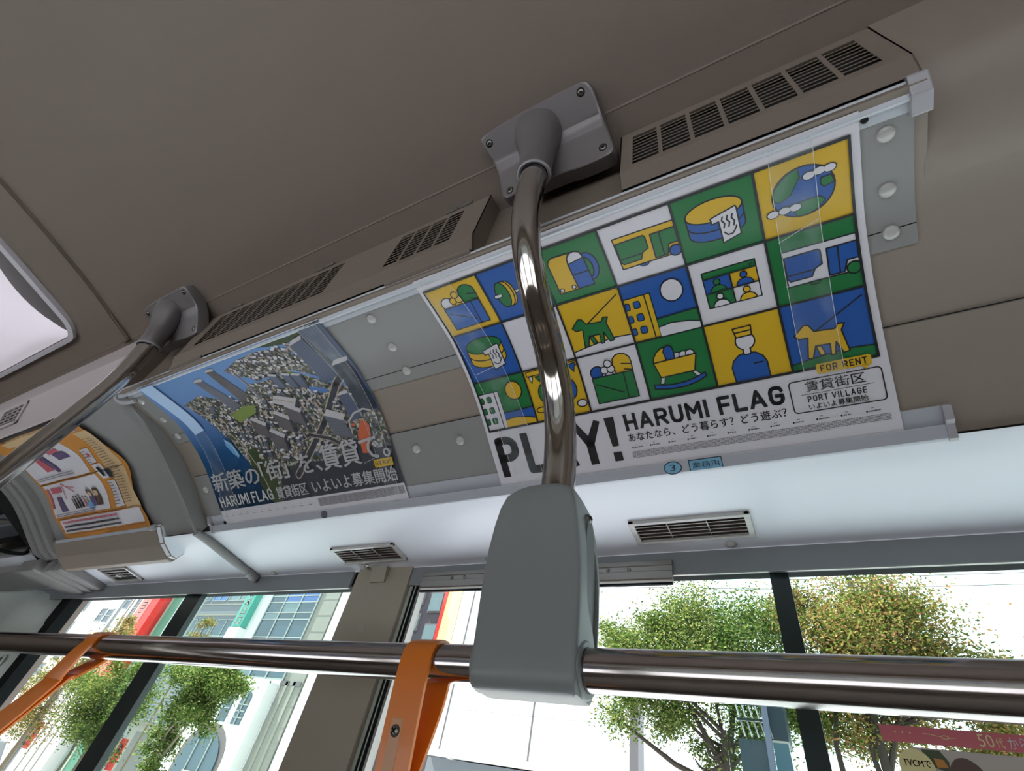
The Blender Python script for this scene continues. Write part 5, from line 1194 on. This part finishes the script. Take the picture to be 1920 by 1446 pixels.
# brick block with a red-edged orange strip, further back
t = thing('brick_building', 'dark brick building with pale windows seen beside the window pillar', 'building', (-18, 24, GZ))
B2 = 24 / 18
b = MB(); b.box(-19.5 * B2, -14.05 * B2, 24, 30, GZ, 13, 'brick'); b.build('wall', t)
for x0, x1, z0, z1 in ((-15.05, -14.40, 7.35, 8.15), (-15.95, -15.45, 6.55, 7.2), (-14.95, -14.35, 6.1, 6.75), (-16.0, -15.5, 7.7, 8.4), (-15.0, -14.4, 4.9, 5.5), (-15.8, -15.3, 5.3, 5.9), (-15.0, -14.4, 3.6, 4.2), (-15.9, -15.3, 4.0, 4.6), (-17.0, -16.4, 6.2, 6.9), (-16.8, -16.2, 3.2, 3.8)):
    f = MB(); f.box(x0 * B2 - .08, x1 * B2 + .08, 23.90, 24, z0 * B2 - .08, z1 * B2 + .08, 'greyink'); o = f.build('window', t); g = MB(); g.box(x0 * B2, x1 * B2, 23.86, 23.9, z0 * B2, z1 * B2, 'winglass_b'); g.build('pane', o)
b = MB(); b.box(-14.05 * B2, -13.9 * B2, 23.4, 24, GZ, 13, 'redsign'); b.box(-13.9 * B2, -13.45 * B2, 23.45, 24, GZ, 13, 'orangestrip'); b.build('corner_strip', t, label='red and cream corner strip')
# large white panelled building
t = thing('panelled_building', 'large white panelled wall behind the grey housing and the right-hand tree', 'building', (-6, 12, GZ))
b = MB(); b.box(-8.95, -3.78, 12, 16, 1.62, 7.5, 'panel_wall'); b.build('wall', t)
b = MB(); b.box(-9.0, -3.6, 11.8, 12.0, 1.50, 1.62, 'white_wall'); b.build('ledge', t)
b = MB(); b.box(-8.95, -3.6, 12.2, 16, GZ, 1.50, 'greybld'); b.build('ground_floor', t)
for x in (-8.52, -6.12): b = MB(); b.box(x - .02, x + .02, 11.975, 12, 1.62, 7.5, 'greyink'); b.build('seam', t)
for i in range(9):
    for j in range(7):
        x = -8.94 + i * .525; z = 1.66 + j * .83; b = MB(); b.box(x + .006, x + .519, 11.985, 12, z + .006, z + .824, 'panel_wall'); b.build('panel', t)
b = MB(); b.box(-3.80, -3.62, 11.9, 12.3, GZ, 3.1, 'greyink'); b.build('corner_fin', t)
# blue-grey glass and steel pavilion behind the tree
t = thing('glass_pavilion', 'blue-grey metal and glass pavilion seen through the overlapping panes', 'building', (-.7, 6.8, GZ))
b = MB(); b.box(-.93, -.665, 6.6, 7.0, GZ, 1.36, 'ped_mat'); b.build('lower_block', t)
b = MB(); b.box(-.645, -.455, 6.6, 7.0, 1.37, 1.74, 'ped_mat'); b.build('upper_block', t)
b = MB(); b.box(-.668, -.610, 6.56, 6.62, GZ, 1.86, 'c_tower'); b.build('post', t)
for z in (1.78, 1.52): b = MB(); b.box(-.93, -.668, 6.58, 6.61, z, z + .025, 'tint'); b.build('beam', t)
for k in range(5):
    b = MB(); b.tube([(-.95 + k * .065, 6.60, 1.80), (-.86 + k * .065, 6.60, 1.38)], .009, 'mullion_w', seg=6); b.build('brace', t)
b = MB(); b.add([V(-.60, 6.55, 1.34), V(-.46, 6.55, 1.34), V(-.34, 6.55, GZ), V(-.60, 6.55, GZ), V(-.60, 6.62, 1.34), V(-.46, 6.62, 1.34), V(-.34, 6.62, GZ), V(-.60, 6.62, GZ)], [(0, 1, 2, 3), (4, 5, 6, 7), (0, 1, 5, 4), (1, 2, 6, 5), (2, 3, 7, 6), (3, 0, 4, 7)], 'winglass'); b.build('screen', t)
# low wall and fence in the distance keep the horizon closed
t = thing('far_building', 'low grey building in the distance beyond the trees on the right', 'building', (8, 40, GZ))
b = MB(); b.box(-2, 40, 40, 50, GZ, 3.2, 'greybld'); b.build('wall', t)
for i in range(14): b = MB(); b.box(-1 + i * 2.9, .8 + i * 2.9, 39.9, 40, .6, 2.0, 'winglass'); b.build('window', t)
t = thing('far_building', 'pale low building far off beyond the left end of the street', 'building', (-60, 24, GZ))
b = MB(); b.box(-110, -63.5, 22, 30, GZ, 6, 'white_wall'); b.build('wall', t)
for i in range(12): b = MB(); b.box(-108 + i * 3.6, -106 + i * 3.6, 21.9, 22, 1, 3, 'winglass'); b.build('window', t)

# street lamps with banners
def lamp(xa, label, s=1.0, y=10.0):
    f = y / 14; t = thing('banner_post', label, 'lamp post', (xa * f, y, GZ))
    X = xa * f
    b = MB(); b.tube([(X, y, GZ), (X, y, 2.5 * f + 3.5)], .05, 'mullion_w', seg=12); b.build('post', t, smooth=True)
    b = MB()
    for d in (-.09, .09): b.tube([(X + d, y - .06, GZ + .3), (X + d, y - .06, 2.5 * f)], .018, 'greyink', seg=6)
    b.build('side_rod', t, smooth=True)
    for z in (2.55, 1.65, .78, -.14):
        for k in range(3): b = MB(); b.tube([(X, y, (z + k * .055) * f), (X, y, (z + k * .055) * f + .018)], .14, 'mullion_w', seg=14); b.build('ring', t, smooth=True)
    b = MB(); b.box(X + .14, X + .47, y - .01, y + .01, -.22 * f, .80 * f, 'redsign'); b.build('banner', t, label='red banner with black brush strokes')
    b = MB()
    for (x0, z0, x1, z1) in ((.2, .55, .42, .45), (.22, .35, .4, .58), (.3, .62, .26, .3), (.2, .42, .44, .36)): b.tube([(X + x0, y - .02, z0 * f), (X + x1, y - .02, z1 * f)], .014, 'ink', seg=6)
    b.build('brush_strokes', t)
    return t
lamp(-25.55, 'banded street post with a red banner between the two window halves at the left')
lamp(-32.9, 'banded street post with a red banner near the lower left corner')

# overhead wires
t = thing('overhead_wires', 'thin overhead wires crossing the sky in front of the right-hand trees', 'cable', (0, 9, 4.3))
for z0, z1 in ((4.45, 4.15), (4.25, 4.0)): b = MB(); b.tube([(-4, 9.2, z0), (0, 9.1, (z0 + z1) / 2 - .1), (6, 9, z1)], .006, 'greyink', seg=5); b.build('wire', t)
b = MB(); b.tube([(.9, 7.0, 4.2), (1.6, 9.5, 3.4)], .004, 'greyink', seg=5); b.build('wire', t)
b = MB(); b.box(.555, .625, 7.96, 8.02, 3.55, 3.68, 'greyink'); b.build('cable_clamp', t)

# trees
def tree(label, name, x, y, trunk_r, h_br, blobs, n, leafm, size, bark, seed, branches=(), zc=None, lean=(0, 0), species_group=None):
    rng = random.Random(seed); t = thing(name, label, 'tree', (x, y, GZ), species_group)
    b = MB(); topz = h_br
    b.tube([(x, y, GZ), (x + lean[0] * .4, y, GZ + (topz - GZ) * .5), (x + lean[0], y + lean[1], topz)], [trunk_r, trunk_r * .8, trunk_r * .6], bark, seg=10); b.build('trunk', t, smooth=True)
    for path in branches:
        b = MB(); m = len(path); b.tube(path, [trunk_r * .5 * (1 - .75 * k / (m - 1)) for k in range(m)], bark, seg=7); b.build('branch', t, smooth=True)
    for k in range(9):
        bx, by, bz, br = blobs[rng.randrange(len(blobs))]
        b = MB(); s = (x + lean[0], y + lean[1], topz - rng.uniform(0, .5)); e = (bx + rng.uniform(-.5, .5) * br, by + rng.uniform(-.5, .5) * br, bz + rng.uniform(-.2, .6) * br)
        mdl = tuple((s[i] + e[i]) / 2 + rng.uniform(-.12, .12) for i in range(3)); b.tube(catmull([s, mdl, e], 3), [trunk_r * .32 * (1 - .12 * k2) for k2 in range(7)], bark, seg=5); b.build('branch', t, smooth=True)
    vs, fs = [], []; off = wloc(t); tot = sum(q[3] ** 2 for q in blobs)
    for bx, by, bz, br in blobs:
        clusters = max(5, int(16 * br)); cs = []
        for _ in range(clusters):
            a = rng.uniform(0, 6.283); c_ = rng.uniform(-1, 1); q = (1 - c_ * c_) ** .5; rr = br * rng.uniform(.35, 1.0); cs.append((bx + rr * q * math.cos(a), by + rr * q * math.sin(a), bz + rr * c_ * .85))
        for _ in range(int(n * br * br / tot)):
            c = cs[rng.randrange(clusters)]; g = br * .27; px, py, pz = c[0] + rng.gauss(0, g), c[1] + rng.gauss(0, g), c[2] + rng.gauss(0, g * .8)
            a, e = rng.uniform(0, 6.283), rng.uniform(-1.0, .35); d = Vector((math.cos(a) * math.cos(e), math.sin(a) * math.cos(e), math.sin(e))); s = size * rng.uniform(.6, 1.25)
            w_ = d.cross(Vector((rng.uniform(-1, 1), rng.uniform(-1, 1), rng.uniform(-1, 1)))).normalized() * s * .22; p0 = V(px, py, pz) - off; k = len(vs)
            vs += [tuple(p0), tuple(p0 + d * s * .5 + w_), tuple(p0 + d * s), tuple(p0 + d * s * .5 - w_)]; fs.append((k, k + 1, k + 2, k + 3))
    me = bpy.data.meshes.new('foliage'); me.from_pydata(vs, [], fs); me.materials.append(MT[leafm]); o = bpy.data.objects.new('foliage', me); COL.objects.link(o); o.parent = t; o['kind'] = 'stuff'
    return t
tree('leafy street tree with dark branches right of the grey housing', 'street_tree', -1.32, 8.2, .09, 1.75,
     [(-1.55, 8.2, 2.85, .95), (-2.25, 8.2, 2.6, .62), (-.95, 8.2, 2.95, .85), (-2.5, 8.1, 2.0, .5), (-1.85, 8.2, 1.9, .45), (-1.1, 8.3, 2.0, .6), (-1.6, 8.3, 1.45, .35), (-.5, 8.3, 2.4, .55), (-2.75, 8.2, 2.9, .35), (-.3, 8.4, 1.9, .4), (-2.2, 8.3, 3.2, .4)], 60000, 'leaf_g', .055, 'bark', 11,
     branches=[[(-1.35, 8.2, 1.1), (-1.99, 8.15, 1.32), (-2.47, 8.1, 1.59), (-3.03, 8.1, 1.92)], [(-1.35, 8.2, 1.3), (-1.7, 8.2, 1.9), (-1.95, 8.2, 2.4)], [(-1.32, 8.2, 1.4), (-1.15, 8.2, 2.1), (-.9, 8.2, 2.7)]])
tree('large tree with turning leaves at the right behind the pink sticker', 'street_tree', .40, 8.0, .075, 2.2,
     [(.55, 8.0, 2.95, .80), (1.15, 8.0, 2.85, .62), (.15, 8.0, 2.9, .6), (.75, 8.1, 2.35, .6), (1.5, 8.0, 2.6, .38), (-.05, 8.2, 2.2, .45), (.35, 8.2, 1.9, .4), (1.5, 8.6, 1.75, .5), (2.1, 8.8, 1.6, .5), (.0, 8.1, 3.2, .4), (1.75, 8.1, 2.2, .35), (.9, 8.0, 3.4, .4)], 60000, 'leaf_o', .055, 'bark', 23,
     branches=[[(.37, 8, 1.0), (.30, 8, 1.6), (.36, 8, 2.1), (.2, 8, 2.6)], [(-.02, 8.1, .9), (-.05, 8.1, 1.7), (.1, 8.1, 2.3), (.0, 8.1, 2.7)], [(.39, 8, 1.4), (.7, 8, 2.1), (1.2, 8, 2.7)]])
tree('leafy street tree before the arched cafe windows on the left', 'street_tree', -12.95, 8.0, .08, .9,
     [(-12.7, 8, 1.75, .62), (-12.1, 8, 1.55, .55), (-12.75, 8, 1.15, .5), (-12.3, 8, 1.0, .45), (-12.9, 8, .45, .38), (-11.75, 8, 1.85, .40), (-12.6, 8, .0, .35), (-12.5, 8, 2.1, .4), (-13.0, 8, -.4, .3), (-12.2, 8, 2.2, .3)], 30000, 'leaf_g', .07, 'palebark', 31,
     branches=[[(-12.9, 8, -.6), (-12.75, 8, .2), (-12.4, 8, .9), (-12.0, 8, 1.5)]])
tree('sparse pale-topped tree tip before the grey office strip windows', 'street_tree', -19.9, 11.5, .05, 2.9,
     [(-19.95, 11.5, 3.85, .40), (-19.9, 11.5, 4.35, .28), (-19.7, 11.5, 3.4, .45), (-20.3, 11.5, 3.3, .4)], 5000, 'leaf_o', .07, 'palebark', 37)
tree('broad tree seen through the overlapping panes at the left', 'street_tree', -16.6, 8.5, .09, .7,
     [(-16.9, 8.5, 1.3, .75), (-17.8, 8.5, 1.15, .7), (-16.0, 8.5, 1.2, .6), (-17.2, 8.5, .55, .6), (-16.4, 8.5, .5, .55), (-18.6, 8.5, 1.6, .5), (-16.3, 8.5, 1.9, .4), (-17.2, 8.5, 1.9, .4)], 30000, 'leaf_g', .07, 'palebark', 41,
     branches=[[(-17.4, 8.5, -1.0), (-17.3, 8.5, .0), (-17.6, 8.5, .9)]])
tree('wispy tree in front of the white apartment block at the far left', 'street_tree', -22.6, 9.5, .08, 1.6,
     [(-22.4, 9.5, 2.2, .8), (-23.4, 9.5, 1.6, .7), (-21.7, 9.5, 3.0, .5), (-24.3, 9.5, 1.0, .7), (-21.2, 9.5, 3.6, .35), (-22.8, 9.5, .6, .8), (-20.6, 9.5, 3.2, .4)], 14000, 'leaf_o', .08, 'palebark', 47)
# parked van roof line at the very left
t = thing('parked_van', 'grey parked van glimpsed low between the trees at the lower left', 'van', (-19.5, 6.6, GZ))
prof_ = [(-21.6, GZ + .35), (-21.6, GZ + 1.2), (-21.2, GZ + 1.95), (-18.2, GZ + 1.98), (-17.5, GZ + 1.3), (-17.0, GZ + 1.1), (-16.9, GZ + .35)]
b = MB(); n = len(prof_); vs = [V(x, 5.7, z) for x, z in prof_] + [V(x, 7.4, z) for x, z in prof_]; b.add(vs, [tuple(range(n)), tuple(range(n, 2 * n))] + [(i, (i + 1) % n, n + (i + 1) % n, n + i) for i in range(n)], 'greybld'); b.build('body', t, bevel=.05)
b = MB(); b.box(-21.0, -18.3, 5.68, 5.70, GZ + 1.25, GZ + 1.8, 'winglass'); b.build('side_window', t)
for x in (-20.8, -17.9):
    for y in (5.75, 7.2): b = MB(); b.tube([(x, y, GZ + .32), (x, y + .2, GZ + .32)], .32, 'black', seg=20); b.build('wheel', t, smooth=True)
